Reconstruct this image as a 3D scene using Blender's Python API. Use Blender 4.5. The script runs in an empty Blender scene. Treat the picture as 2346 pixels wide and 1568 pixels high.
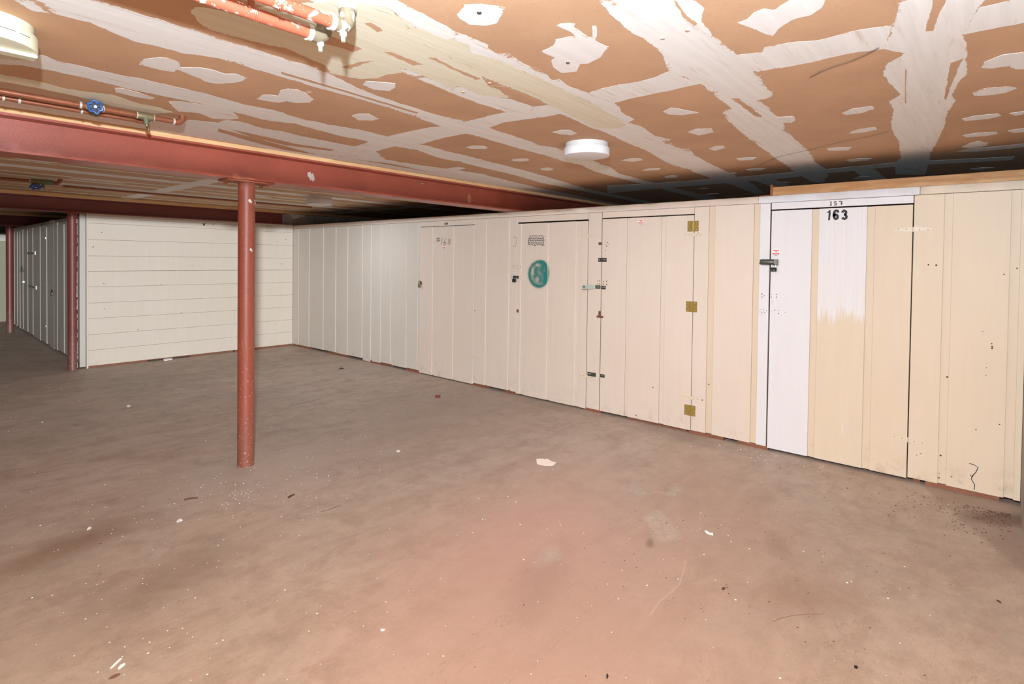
import bpy, bmesh, math, random
from mathutils import Vector, Matrix, noise
from mathutils.geometry import delaunay_2d_cdt
import numpy as np

random.seed(7)
PI = math.pi
scene = bpy.context.scene
col = scene.collection

# ------------------------------------------------------------------ camera
FL, CYP, YAW, PITCH, ROLL = 1275.9, 619.5, 0.71475, -0.0186045, 0.0123624
CAM = np.array([0.0, 0.0, 1.5])
def cam_axes():
    f = np.array([math.cos(YAW)*math.cos(PITCH), math.sin(YAW)*math.cos(PITCH), math.sin(PITCH)])
    r = np.array([math.sin(YAW), -math.cos(YAW), 0.0])
    u = np.cross(r, f)
    return r*math.cos(ROLL)+u*math.sin(ROLL), -r*math.sin(ROLL)+u*math.cos(ROLL), f
RI, UP, FW = cam_axes()
cd = bpy.data.cameras.new('camera')
cam = bpy.data.objects.new('camera', cd)
col.objects.link(cam)
cam.matrix_world = Matrix(((RI[0], UP[0], -FW[0], CAM[0]), (RI[1], UP[1], -FW[1], CAM[1]),
                           (RI[2], UP[2], -FW[2], CAM[2]), (0, 0, 0, 1)))
cd.sensor_width = 36.0
cd.lens = FL/2346*36.0
cd.shift_y = -(784-CYP)/2346
cd.clip_start = 0.02
cd.clip_end = 60
scene.camera = cam

# ------------------------------------------------------------------ world, lamps, exposure
wd = bpy.data.worlds.new('World'); scene.world = wd
wd.use_nodes = True
wd.node_tree.nodes['Background'].inputs[0].default_value = (0.9, 0.85, 0.8, 1)
wd.node_tree.nodes['Background'].inputs[1].default_value = 0.0

def lamp(name, kind, loc, power, colr=(1, 1, 1), rot=(0, 0, 0), **kw):
    d = bpy.data.lights.new(name, kind)
    d.energy = power; d.color = colr
    for k, v in kw.items(): setattr(d, k, v)
    o = bpy.data.objects.new(name, d); col.objects.link(o)
    o.location = loc; o.rotation_euler = rot
    return o
LCOL = (0.80, 0.94, 1.08)
lamp('flash_lamp', 'SPOT', (-0.06, -0.03, 1.86), 720, LCOL, (PI, 0, 0), shadow_soft_size=0.03, spot_size=math.radians(178), spot_blend=0.07)
for _x, _y, _p in ((3.09, 2.045, 15), (3.715, 6.45, 13)):
    lamp('fixture_fill', 'AREA', (_x, _y, 2.182 if _y < 4 else 2.16), _p, LCOL, shape='DISK', size=0.26)  # fill added below two ceiling lights that are themselves off
fill = lamp('bounce_lamp', 'SPOT', (-0.08, -0.05, 2.07), 1.0, LCOL, (0, 0, 0), shadow_soft_size=0.06, spot_size=PI, spot_blend=0.01)
fill.data.use_nodes = True
_t = fill.data.node_tree; _f = _t.nodes.new('ShaderNodeLightFalloff'); _f.inputs['Strength'].default_value = 1.0
_a = _t.nodes.new('ShaderNodeMath'); _a.operation = 'MULTIPLY'; _a.inputs[1].default_value = 0.0
_b = _t.nodes.new('ShaderNodeMath'); _b.operation = 'MULTIPLY_ADD'; _b.inputs[1].default_value = 33.5
_t.links.new(_f.outputs['Linear'], _a.inputs[0]); _t.links.new(_f.outputs['Constant'], _b.inputs[0]); _t.links.new(_a.outputs[0], _b.inputs[2])
_t.links.new(_b.outputs[0], _t.nodes['Emission'].inputs['Strength'])
vs = scene.view_settings
scene.display_settings.display_device = 'sRGB'
vs.view_transform = 'Standard'
vs.look = 'None'
vs.gamma = 1.0
vs.use_curve_mapping = False
vs.exposure = 0.0

# ------------------------------------------------------------------ pixel -> world on a plane
def ray(x, y):
    return FW*FL + RI*(x-1173) - UP*(y-CYP)
def on(x, y, ax, val):
    d = ray(x, y); t = (val-CAM[ax])/d[ax]
    return Vector((CAM+d*t).tolist())
HC = 2.27            # ceiling height
LX = 4.70            # front face of the locker wall
PY = 9.00            # front face of the plank partition
def loc_y(px, py=640): return on(px, py, 0, LX).y
def loc_z(px, py): return on(px, py, 0, LX).z
def LW(px, py, dx=0.0):
    v = on(px, py, 0, LX); v.x = LX+dx; return v

# ------------------------------------------------------------------ materials
def srgb(r, g, b):
    def f(c):
        c /= 255.0
        return c/12.92 if c <= 0.04045 else ((c+0.055)/1.055)**2.4
    return (f(r), f(g), f(b), 1.0)

class NT:
    def __init__(self, name):
        self.m = bpy.data.materials.new(name); self.m.use_nodes = True
        self.t = self.m.node_tree; self.n = self.t.nodes; self.l = self.t.links
        self.b = self.n['Principled BSDF']
        self.tc = self.n.new('ShaderNodeTexCoord')
    def link(self, a, b): self.l.new(a, b)
    def mapping(self, scale=(1, 1, 1), rot=(0, 0, 0), loc=(0, 0, 0), src='Object'):
        mp = self.n.new('ShaderNodeMapping')
        mp.inputs['Scale'].default_value = scale; mp.inputs['Rotation'].default_value = rot
        mp.inputs['Location'].default_value = loc
        self.link(self.tc.outputs[src], mp.inputs['Vector']); return mp.outputs[0]
    def geo_pos(self, scale=(1, 1, 1), rot=(0, 0, 0), loc=(0, 0, 0)):
        g = self.n.new('ShaderNodeNewGeometry'); mp = self.n.new('ShaderNodeMapping')
        mp.inputs['Scale'].default_value = scale; mp.inputs['Rotation'].default_value = rot
        mp.inputs['Location'].default_value = loc
        self.link(g.outputs['Position'], mp.inputs['Vector']); return mp.outputs[0]
    def noise(self, vec, scale=5, detail=4, rough=0.55, dist=0.0):
        x = self.n.new('ShaderNodeTexNoise')
        x.inputs['Scale'].default_value = scale; x.inputs['Detail'].default_value = detail
        x.inputs['Roughness'].default_value = rough; x.inputs['Distortion'].default_value = dist
        self.link(vec, x.inputs['Vector']); return x.outputs['Fac']
    def voronoi(self, vec, scale):
        x = self.n.new('ShaderNodeTexVoronoi'); x.inputs['Scale'].default_value = scale
        self.link(vec, x.inputs['Vector']); return x
    def ramp(self, fac, a, b, lo=0.0, hi=1.0):
        x = self.n.new('ShaderNodeMapRange')
        x.inputs[1].default_value = a; x.inputs[2].default_value = b
        x.inputs[3].default_value = lo; x.inputs[4].default_value = hi
        self.link(fac, x.inputs[0]); return x.outputs[0]
    def mix(self, fac, a, b, mode='MIX'):
        x = self.n.new('ShaderNodeMix'); x.data_type = 'RGBA'; x.blend_type = mode
        for v, s in ((fac, x.inputs[0]), (a, x.inputs[6]), (b, x.inputs[7])):
            if isinstance(v, (int, float)): s.default_value = v
            elif isinstance(v, tuple): s.default_value = v
            else: self.link(v, s)
        return x.outputs[2]
    def math(self, op, a, b=None, clamp=False):
        x = self.n.new('ShaderNodeMath'); x.operation = op; x.use_clamp = clamp
        for v, s in ((a, x.inputs[0]), (b, x.inputs[1])):
            if v is None: continue
            if isinstance(v, (int, float)): s.default_value = v
            else: self.link(v, s)
        return x.outputs[0]
    def bump(self, h, strength=0.2, dist=0.01):
        x = self.n.new('ShaderNodeBump'); x.inputs['Strength'].default_value = strength
        x.inputs['Distance'].default_value = dist
        self.link(h, x.inputs['Height']); self.link(x.outputs[0], self.b.inputs['Normal'])
    def color(self, c):
        if isinstance(c, tuple): self.b.inputs['Base Color'].default_value = c
        else: self.link(c, self.b.inputs['Base Color'])
    def set(self, **k):
        for a, v in k.items(): self.b.inputs[a.replace('_', ' ')].default_value = v
        return self

def flat(name, c, rough=0.6, metal=0.0, var=0.12, scale=30, bump=0.0):
    t = NT(name); p = t.geo_pos()
    n = t.noise(p, scale, 3)
    dark = tuple(x*(1-var) for x in c[:3])+(1,); lite = tuple(min(1, x*(1+var)) for x in c[:3])+(1,)
    t.color(t.mix(n, dark, lite)); t.set(Roughness=rough, Metallic=metal)
    if bump: t.bump(t.noise(p, scale*3, 3), bump, 0.004)
    return t.m

def painted_board(name, c, speck=1.0):
    """Old latex paint on rough siding: roller streaks, smears, dark nicks that thicken towards the floor."""
    t = NT(name); p = t.geo_pos()
    streak = t.noise(t.geo_pos((9, 9, 0.8)), 2.2, 4)
    big = t.noise(p, 1.3, 3)
    c1 = t.mix(t.ramp(streak, 0.3, 0.7), tuple(x*0.98 for x in c[:3])+(1,), tuple(min(1, x*1.02) for x in c[:3])+(1,))
    c1 = t.mix(t.ramp(big, 0.35, 0.75, 0, 0.35), c1, tuple(a*b for a, b in zip(c[:3], (0.93, 0.89, 0.83)))+(1,))
    sep = t.n.new('ShaderNodeSeparateXYZ'); t.link(p, sep.inputs[0])
    low = t.ramp(sep.outputs[2], 0.0, 0.5, 1.0, 0.0)
    vor = t.voronoi(t.geo_pos((1, 1, 0.8)), 15.0)
    rnd = t.n.new('ShaderNodeSeparateColor'); t.link(vor.outputs['Color'], rnd.inputs[0])
    pick = t.math('GREATER_THAN', rnd.outputs[0], t.math('SUBTRACT', 0.93, t.math('MULTIPLY', low, 0.35*speck)))
    siz = t.math('LESS_THAN', vor.outputs['Distance'], t.math('MULTIPLY', rnd.outputs[1], 0.085))
    c2 = t.mix(t.math('MULTIPLY', t.math('MULTIPLY', pick, siz), 0.75), c1, (0.10, 0.065, 0.045, 1))
    grime = t.ramp(t.noise(p, 9, 5, 0.7), 0.52, 0.72)
    c3 = t.mix(t.math('MULTIPLY', t.math('MULTIPLY', grime, t.ramp(sep.outputs[2], 0.0, 0.22, 1, 0)), 0.4*speck), c2, (0.28, 0.19, 0.12, 1))
    t.color(c3); t.set(Roughness=0.55)
    t.bump(t.noise(t.geo_pos((40, 40, 5)), 3, 4), 0.06, 0.004)
    return t.m

M = {}
M['cream'] = painted_board('cream_paint', srgb(216, 195, 176))
M['cream_left'] = painted_board('greyed_cream_paint', srgb(206, 191, 175))
M['cream_old'] = painted_board('old_cream_paint', srgb(212, 188, 160), 1.7)
M['plank'] = painted_board('plank_paint', srgb(212, 195, 175), 0.4)
M['grey_board'] = painted_board('greyed_board_paint', srgb(196, 184, 170), 1.2)
M['white'] = painted_board('fresh_white_paint', srgb(219, 210, 206), 0.2)
M['groove_edge'] = flat('grimy_groove_edge', srgb(168, 141, 116), 0.7)
M['dark'] = flat('dark_interior', (0.035, 0.028, 0.024, 1), 0.9)
M['far'] = flat('pale_far_paint', srgb(152, 140, 108), 0.6)

def half_white():
    """Cream board whose upper part was rolled over with white paint, ragged lower edge."""
    t = NT('half_rolled_paint'); p = t.geo_pos()
    sep = t.n.new('ShaderNodeSeparateXYZ'); t.link(p, sep.inputs[0])
    n = t.noise(t.geo_pos((30, 30, 2.2)), 1.6, 5, 0.65)
    edge = t.math('ADD', sep.outputs[2], t.math('MULTIPLY', t.math('SUBTRACT', n, 0.5), 0.42))
    f = t.ramp(edge, 1.07, 1.15)
    thin = t.ramp(t.noise(t.geo_pos((40, 40, 1.5)), 1.4, 4), 0.35, 0.65, 0.72, 1.0)
    st = t.noise(t.geo_pos((9, 9, 0.8)), 2.2, 4)
    cream = t.mix(st, srgb(208, 184, 156), srgb(216, 193, 165))
    t.color(t.mix(t.math('MULTIPLY', f, thin), cream, srgb(219, 210, 206))); t.set(Roughness=0.55)
    t.bump(t.noise(t.geo_pos((40, 40, 5)), 3, 4), 0.06, 0.004)
    return t.m
M['half'] = half_white()

def red_oxide(name, c, rough=0.42, chips=0.0, rust=0.0):
    t = NT(name); p = t.geo_pos()
    n = t.noise(p, 3.5, 4)
    c1 = t.mix(t.ramp(n, 0.3, 0.7), tuple(x*0.88 for x in c[:3])+(1,), tuple(x*1.1 for x in c[:3])+(1,))
    fine = t.noise(p, 160, 2)
    c1 = t.mix(t.ramp(fine, 0.62, 0.75, 0, 0.5), c1, tuple(min(1, x*1.6+0.02) for x in c[:3])+(1,))
    if chips:
        f = t.ramp(t.noise(p, 38, 5, 0.62), 0.66-0.12*chips, 0.69-0.12*chips)
        g = t.ramp(t.noise(p, 9, 3), 0.45, 0.55)
        c1 = t.mix(t.math('MULTIPLY', f, g), c1, srgb(236, 225, 208))
    if rust:
        f = t.ramp(t.noise(p, 16, 4), 0.5, 0.65, 0, rust)
        c1 = t.mix(f, c1, srgb(120, 62, 34))
    t.color(c1); t.set(Roughness=rough)
    t.bump(t.noise(p, 90, 3), 0.16, 0.003)
    return t.m
M['beam'] = red_oxide('red_oxide_beam', srgb(168, 86, 66), 0.4)
M['beam_shaded'] = red_oxide('shaded_oxide_beam', srgb(126, 55, 43), 0.45)  # near beam's red, darkened: the far bays' shade is put into the colour
M['post'] = red_oxide('red_oxide_post', srgb(160, 80, 62), 0.36, 0.0)
M['pipe_red'] = red_oxide('peeling_red_pipe', srgb(172, 90, 64), 0.45, 0.95)
M['rusty'] = red_oxide('rusty_plate', srgb(158, 88, 60), 0.7, 0, 0.7)

def post_material(name, c):
    t = NT(name); p = t.geo_pos()
    sep = t.n.new('ShaderNodeSeparateXYZ'); t.link(p, sep.inputs[0])
    n = t.noise(p, 4, 4)
    c1 = t.mix(n, tuple(x*0.85 for x in c[:3])+(1,), tuple(x*1.12 for x in c[:3])+(1,))
    low = t.ramp(sep.outputs[2], 0.12, 0.5, 1, 0)
    dirt = t.math('MULTIPLY', low, t.ramp(t.noise(t.geo_pos((1, 1, 0.25)), 60, 4), 0.35, 0.65, 0.35, 1))
    c1 = t.mix(t.math('MULTIPLY', dirt, 0.75), c1, srgb(122, 84, 68))
    ch = t.math('MULTIPLY', t.ramp(t.noise(p, 70, 4, 0.6), 0.63, 0.67), t.ramp(sep.outputs[2], 0.0, 0.9, 0.9, 0.18))
    c1 = t.mix(ch, c1, srgb(214, 190, 170))
    t.color(c1); t.set(Roughness=0.45); t.bump(t.noise(p, 80, 3), 0.12, 0.003)
    return t.m
M['post'] = post_material('worn_post_paint', srgb(150, 74, 53))
M['post_shaded'] = post_material('shaded_post_paint', srgb(118, 50, 41))  # darker copy of the near post paint, with the distant dimness painted in

def drywall():
    t = NT('brown_drywall_paper'); p = t.geo_pos()
    c = t.mix(t.ramp(t.noise(p, 2.0, 3), 0.3, 0.7), srgb(190, 149, 114), srgb(205, 163, 126))
    c = t.mix(t.ramp(t.noise(p, 60, 2), 0.55, 0.75, 0, 0.25), c, srgb(174, 132, 102))
    s = t.ramp(t.noise(t.geo_pos((3, 60, 1), (0, 0, 0.5)), 2.0, 3), 0.72, 0.76, 0, 0.35)
    c = t.mix(s, c, srgb(222, 180, 146))
    t.color(c); t.set(Roughness=0.75); return t.m
M['drywall'] = drywall()

def mud(name, a, b, brown=0.55, under=srgb(196, 154, 120)):
    """Joint compound: knife streaks along the seam, thin feathered rim where the brown paper grins through."""
    t = NT(name); p = t.geo_pos()
    st = t.noise(t.geo_pos((0.7, 16, 1)), 2.2, 4)
    c = t.mix(t.ramp(st, 0.3, 0.7), a, b)
    thin = t.ramp(t.noise(t.geo_pos((1.0, 9, 1)), 3.0, 5, 0.6), 0.60, 0.76, 0, brown)
    c = t.mix(thin, c, under)
    spots = t.ramp(t.noise(p, 26, 4), 0.73, 0.77, 0, 0.5)
    c = t.mix(spots, c, srgb(130, 102, 84))
    at = t.n.new('ShaderNodeAttribute'); at.attribute_name = 'rim'
    e = t.math('ADD', at.outputs['Fac'], t.math('MULTIPLY', t.math('SUBTRACT', t.noise(p, 70, 4, 0.7), 0.60), 1.1))
    e2 = t.math('ADD', e, t.math('MULTIPLY', t.math('SUBTRACT', t.noise(p, 7, 2), 0.5), 1.1))
    c = t.mix(t.ramp(e2, -0.06, 0.06, 1, 0), c, under)
    t.color(c); t.set(Roughness=0.8)
    t.bump(t.noise(t.geo_pos((2, 40, 1)), 3, 3), 0.12, 0.004)
    return t.m
M['mud'] = mud('white_joint_compound', srgb(229, 223, 215), srgb(239, 234, 227))
M['mud_cream'] = mud('cream_joint_compound', srgb(220, 211, 182), srgb(231, 223, 200), 0.5)
M['patch'] = mud('white_plaster', srgb(229, 222, 215), srgb(238, 231, 224), 0.12)

def floor_material():
    t = NT('stained_concrete'); p = t.geo_pos()
    n1 = t.noise(t.geo_pos((1, 1, 1), (0, 0, 0.6)), 0.55, 5, 0.6, 0.4)
    base = t.mix(t.ramp(n1, 0.3, 0.7), srgb(172, 150, 133), srgb(202, 174, 153))
    n2 = t.noise(t.geo_pos((1.0, 3.2, 1), (0, 0, 0.75)), 1.6, 6, 0.62, 0.6)
    base = t.mix(t.ramp(n2, 0.42, 0.72, 0, 0.55), base, srgb(150, 118, 98))
    n3 = t.noise(p, 9, 5, 0.65)
    base = t.mix(t.ramp(n3, 0.35, 0.7, 0, 0.42), base, srgb(212, 180, 158))
    n4 = t.noise(t.geo_pos((1, 1, 1), (0, 0, 0.3), (3, 5, 0)), 5, 7, 0.72, 0.5)
    base = t.mix(t.ramp(n4, 0.48, 0.68, 0, 0.42), base, srgb(148, 116, 98))
    n5 = t.noise(t.geo_pos((1.0, 2.5, 1), (0, 0, 0.8), (1, 2, 0)), 22, 5, 0.7)
    base = t.mix(t.ramp(n5, 0.55, 0.75, 0, 0.35), base, srgb(136, 104, 86))
    n6 = t.noise(t.geo_pos((1, 1, 1), (0, 0, 0), (8, 1, 0)), 38, 4, 0.7)
    base = t.mix(t.ramp(n6, 0.58, 0.72, 0, 0.32), base, srgb(220, 192, 172))
    def blob(c, px, py, rx, ry, ang, amt, soft=0.9, wob=0.5):
        q = on(px, py, 2, 0.0)
        v = t.geo_pos((1, 1, 1), (0, 0, 0), (-q.x, -q.y, 0))
        r = t.n.new('ShaderNodeMapping'); r.vector_type = 'TEXTURE'
        r.inputs['Rotation'].default_value = (0, 0, ang); r.inputs['Scale'].default_value = (rx, ry, 1)
        t.link(v, r.inputs['Vector'])
        ln = t.n.new('ShaderNodeVectorMath'); ln.operation = 'LENGTH'; t.link(r.outputs[0], ln.inputs[0])
        nn = t.noise(p, 2.6/max(rx, ry)**0.8, 8, 0.68)
        d = t.math('ADD', ln.outputs['Value'], t.math('MULTIPLY', t.math('SUBTRACT', nn, 0.5), wob))
        return t.mix(t.ramp(d, 1.0+soft*0.5, 1.0-soft*0.5, 0, amt), base, c)
    base = blob(srgb(200, 154, 136), 1230, 1230, 1.0, 0.55, 0.35, 0.75, 1.3)
    base = blob(srgb(188, 151, 131), 1330, 1480, 0.75, 0.45, 0.0, 0.7, 1.3)
    base = blob(srgb(190, 148, 126), 1650, 1180, 0.9, 0.4, 0.5, 0.5, 1.2)
    base = blob(srgb(170, 148, 130), 1000, 950, 1.2, 0.7, 0.3, 0.6, 1.2)
    base = blob(srgb(192, 170, 152), 560, 1090, 0.55, 0.4, 0.2, 0.7, 1.0)
    base = blob(srgb(134, 96, 70), 150, 1255, 0.35, 0.12, 0.35, 0.6, 1.2, 1.4)
    base = blob(srgb(138, 110, 92), 400, 1320, 0.45, 0.16, 0.3, 0.4, 1.2, 1.5)
    base = blob(srgb(120, 88, 70), 1490, 1245, 0.045, 0.02, 0.4, 0.6, 0.9, 1.4)
    base = blob(srgb(212, 180, 162), 1255, 1275, 0.11, 0.05, 0.2, 0.6, 0.9)
    base = blob(srgb(150, 116, 92), 1780, 1250, 0.11, 0.05, 0.4, 0.45, 1.2, 1.6)
    base = blob(srgb(152, 116, 94), 1850, 1370, 0.20, 0.12, -0.6, 0.45, 1.2, 1.7)
    A, B = on(2120, 1125, 2, 0.0), on(2346, 1318, 2, 0.0)
    nx, ny = -(B.y-A.y), (B.x-A.x)
    if nx < 0: nx, ny = -nx, -ny
    L = math.hypot(nx, ny); nx, ny = nx/L, ny/L
    dt = t.n.new('ShaderNodeVectorMath'); dt.operation = 'DOT_PRODUCT'
    t.link(t.geo_pos((1, 1, 1), (0, 0, 0), (-A.x, -A.y, 0)), dt.inputs[0]); dt.inputs[1].default_value = (nx, ny, 0)
    side = t.math('ADD', dt.outputs['Value'], t.math('MULTIPLY', t.math('SUBTRACT', t.noise(p, 4, 4), 0.5), 0.10))
    base = t.mix(t.ramp(side, -0.01, 0.03, 0, 0.5), base, srgb(152, 120, 100))
    base = blob(srgb(104, 72, 52), 2300, 1190, 0.20, 0.09, -0.9, 0.7, 0.9)
    base = blob(srgb(150, 118, 100), 1240, 1330, 0.30, 0.10, 0.35, 0.35, 1.2, 1.8)
    base = blob(srgb(126, 104, 88), 1560, 1000, 0.45, 0.12, 1.5, 0.4, 1.2, 1.5)
    base = blob(srgb(128, 108, 92), 1250, 925, 0.60, 0.12, 1.5, 0.4, 1.2, 1.5)
    base = blob(srgb(196, 170, 148), 60, 1510, 0.25, 0.10, 0.4, 0.3, 1.0)
    # hairline crack-like trowel lines and fine pale flecks
    w = t.noise(t.geo_pos((0.35, 2.2, 1), (0, 0, 0.85)), 1.1, 7, 0.6, 0.8)
    ln = t.math('LESS_THAN', t.math('ABSOLUTE', t.math('SUBTRACT', w, 0.5)), 0.0012)
    base = t.mix(t.math('MULTIPLY', ln, 0.25), base, srgb(126, 98, 82))
    fl = t.ramp(t.noise(p, 120, 3), 0.68, 0.72, 0, 0.65)
    base = t.mix(fl, base, srgb(240, 222, 208))
    dk = t.ramp(t.noise(t.geo_pos((1, 1, 1), (0, 0, 0), (7, 3, 0)), 70, 3), 0.72, 0.76, 0, 0.5)
    base = t.mix(dk, base, srgb(96, 66, 48))
    base = t.mix(1.0, base, (0.78, 0.80, 0.80, 1), 'MULTIPLY')
    t.color(base); t.set(Roughness=0.62)
    t.bump(t.noise(p, 45, 6, 0.7), 0.22, 0.005)
    return t.m
M['floor'] = floor_material()

def wood(name, a, b, axis=1, knots=True):
    t = NT(name)
    sc = [26, 26, 26]; sc[axis] = 1.6
    g = t.noise(t.geo_pos(tuple(sc)), 1.5, 5, 0.6, 1.2)
    c = t.mix(t.ramp(g, 0.35, 0.68), a, b)
    v = t.noise(t.geo_pos(), 2.5, 3)
    c = t.mix(t.ramp(v, 0.35, 0.7, 0, 0.35), c, tuple(x*0.75 for x in a[:3])+(1,))
    if knots:
        vo = t.voronoi(t.geo_pos(), 4.0)
        c = t.mix(t.ramp(vo.outputs['Distance'], 0.05, 0.02, 0, 0.8), c, srgb(92, 48, 26))
    t.color(c); t.set(Roughness=0.6); return t.m
M['pine'] = wood('bare_pine', srgb(216, 170, 116), srgb(188, 138, 86))
M['pine_dark'] = wood('reddish_end_wood', srgb(168, 104, 66), srgb(136, 78, 46), 2, False)
M['nailer'] = wood('pale_nailer_strip', srgb(240, 198, 146), srgb(222, 168, 114), 0, False)
M['sill'] = wood('red_brown_sill', srgb(144, 88, 60), srgb(112, 66, 44), 1, False)

def concrete():
    t = NT('grey_concrete_wall'); p = t.geo_pos()
    c = t.mix(t.ramp(t.noise(p, 2.5, 5), 0.3, 0.7), srgb(146, 138, 128), srgb(186, 178, 166))
    c = t.mix(t.ramp(t.noise(t.geo_pos((8, 8, 0.7)), 1.5, 4), 0.5, 0.7, 0, 0.5), c, srgb(120, 112, 104))
    t.color(c); t.set(Roughness=0.85); t.bump(t.noise(p, 40, 4), 0.2, 0.006); return t.m
M['concrete'] = concrete()
M['copper'] = red_oxide('tarnished_copper', srgb(152, 92, 64), 0.35, 0.0, 0.5)
M['copper'].node_tree.nodes['Principled BSDF'].inputs['Metallic'].default_value = 0.35
M['bronze'] = flat('old_bronze_fitting', srgb(132, 118, 86), 0.5, 0.5, 0.3, 60, 0.3)
M['verdigris'] = flat('green_bronze_valve', srgb(118, 124, 98), 0.6, 0.3, 0.35, 90, 0.3)
M['solder'] = flat('pale_solder_band', srgb(196, 188, 174), 0.5, 0.2, 0.15, 80)
M['blue'] = flat('blue_valve_paint', srgb(46, 84, 136), 0.35, 0.0, 0.2, 40)
M['lamp_white'] = flat('white_lamp_plastic', srgb(226, 222, 222), 0.4, 0, 0.02)
M['lamp_cream'] = flat('cream_lamp_plastic', srgb(214, 208, 178), 0.4, 0, 0.02)
M['lamp_base'] = flat('white_lamp_base', srgb(212, 208, 203), 0.5, 0, 0.03)
M['steel'] = flat('bare_steel', srgb(150, 148, 136), 0.35, 0.8, 0.15, 60)
M['steel_dark'] = flat('dull_grey_steel', srgb(92, 90, 82), 0.4, 0.6, 0.2, 60)
M['brass'] = flat('brass_hinge_plate', srgb(164, 134, 66), 0.32, 0.35, 0.15, 50)
M['black'] = flat('black_plastic', srgb(18, 17, 17), 0.35, 0, 0.1)
M['rust'] = flat('rust_metal', srgb(120, 74, 46), 0.8, 0.1, 0.35, 80, 0.3)
M['ink'] = flat('black_paint_mark', srgb(24, 22, 22), 0.6, 0, 0.3, 120)
M['pencil'] = flat('pencil_mark', srgb(96, 88, 84), 0.7)
M['red'] = flat('red_sticker_print', srgb(206, 52, 44), 0.5, 0, 0.05)
M['paper'] = flat('white_paper', srgb(244, 240, 236), 0.6, 0, 0.04)
M['scrap'] = flat('cream_paper_scrap', srgb(240, 220, 200), 0.7, 0, 0.08, 25)
M['maroon'] = flat('dark_red_plastic', srgb(120, 20, 26), 0.5)
M['chip'] = flat('white_paint_chip', srgb(245, 240, 234), 0.7, 0, 0.06)
M['dirt'] = flat('brown_dirt', srgb(96, 62, 42), 0.9, 0, 0.35, 60)
M['splinter'] = flat('brown_splinter', srgb(118, 84, 64), 0.8, 0, 0.2, 60)
M['silver'] = flat('silver_screw', srgb(196, 196, 190), 0.3, 0.7)
M['hinge_paint'] = flat('painted_hinge', srgb(214, 193, 166), 0.45, 0, 0.05)
M['ragged_paint'] = flat('ragged_white_paint', srgb(216, 206, 196), 0.7, 0, 0.1)

def density_mat(name, c):
    """Sprayed paint: a mist over the board whose density is stored per vertex."""
    t = NT(name)
    a = t.n.new('ShaderNodeAttribute'); a.attribute_name = 'spray_amount'
    tr = t.n.new('ShaderNodeBsdfTransparent'); mx = t.n.new('ShaderNodeMixShader')
    n = t.noise(t.geo_pos(), 220, 2)
    f = t.math('MULTIPLY', a.outputs['Fac'], t.ramp(n, 0.2, 0.6, 0.8, 1.05), True)
    t.link(f, mx.inputs[0]); t.link(tr.outputs[0], mx.inputs[1]); t.link(t.b.outputs[0], mx.inputs[2])
    out = t.n['Material Output']; t.link(mx.outputs[0], out.inputs['Surface'])
    t.color(c); t.set(Roughness=0.6); return t.m
M['spray'] = density_mat('green_spray_paint', srgb(14, 122, 112))

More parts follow.
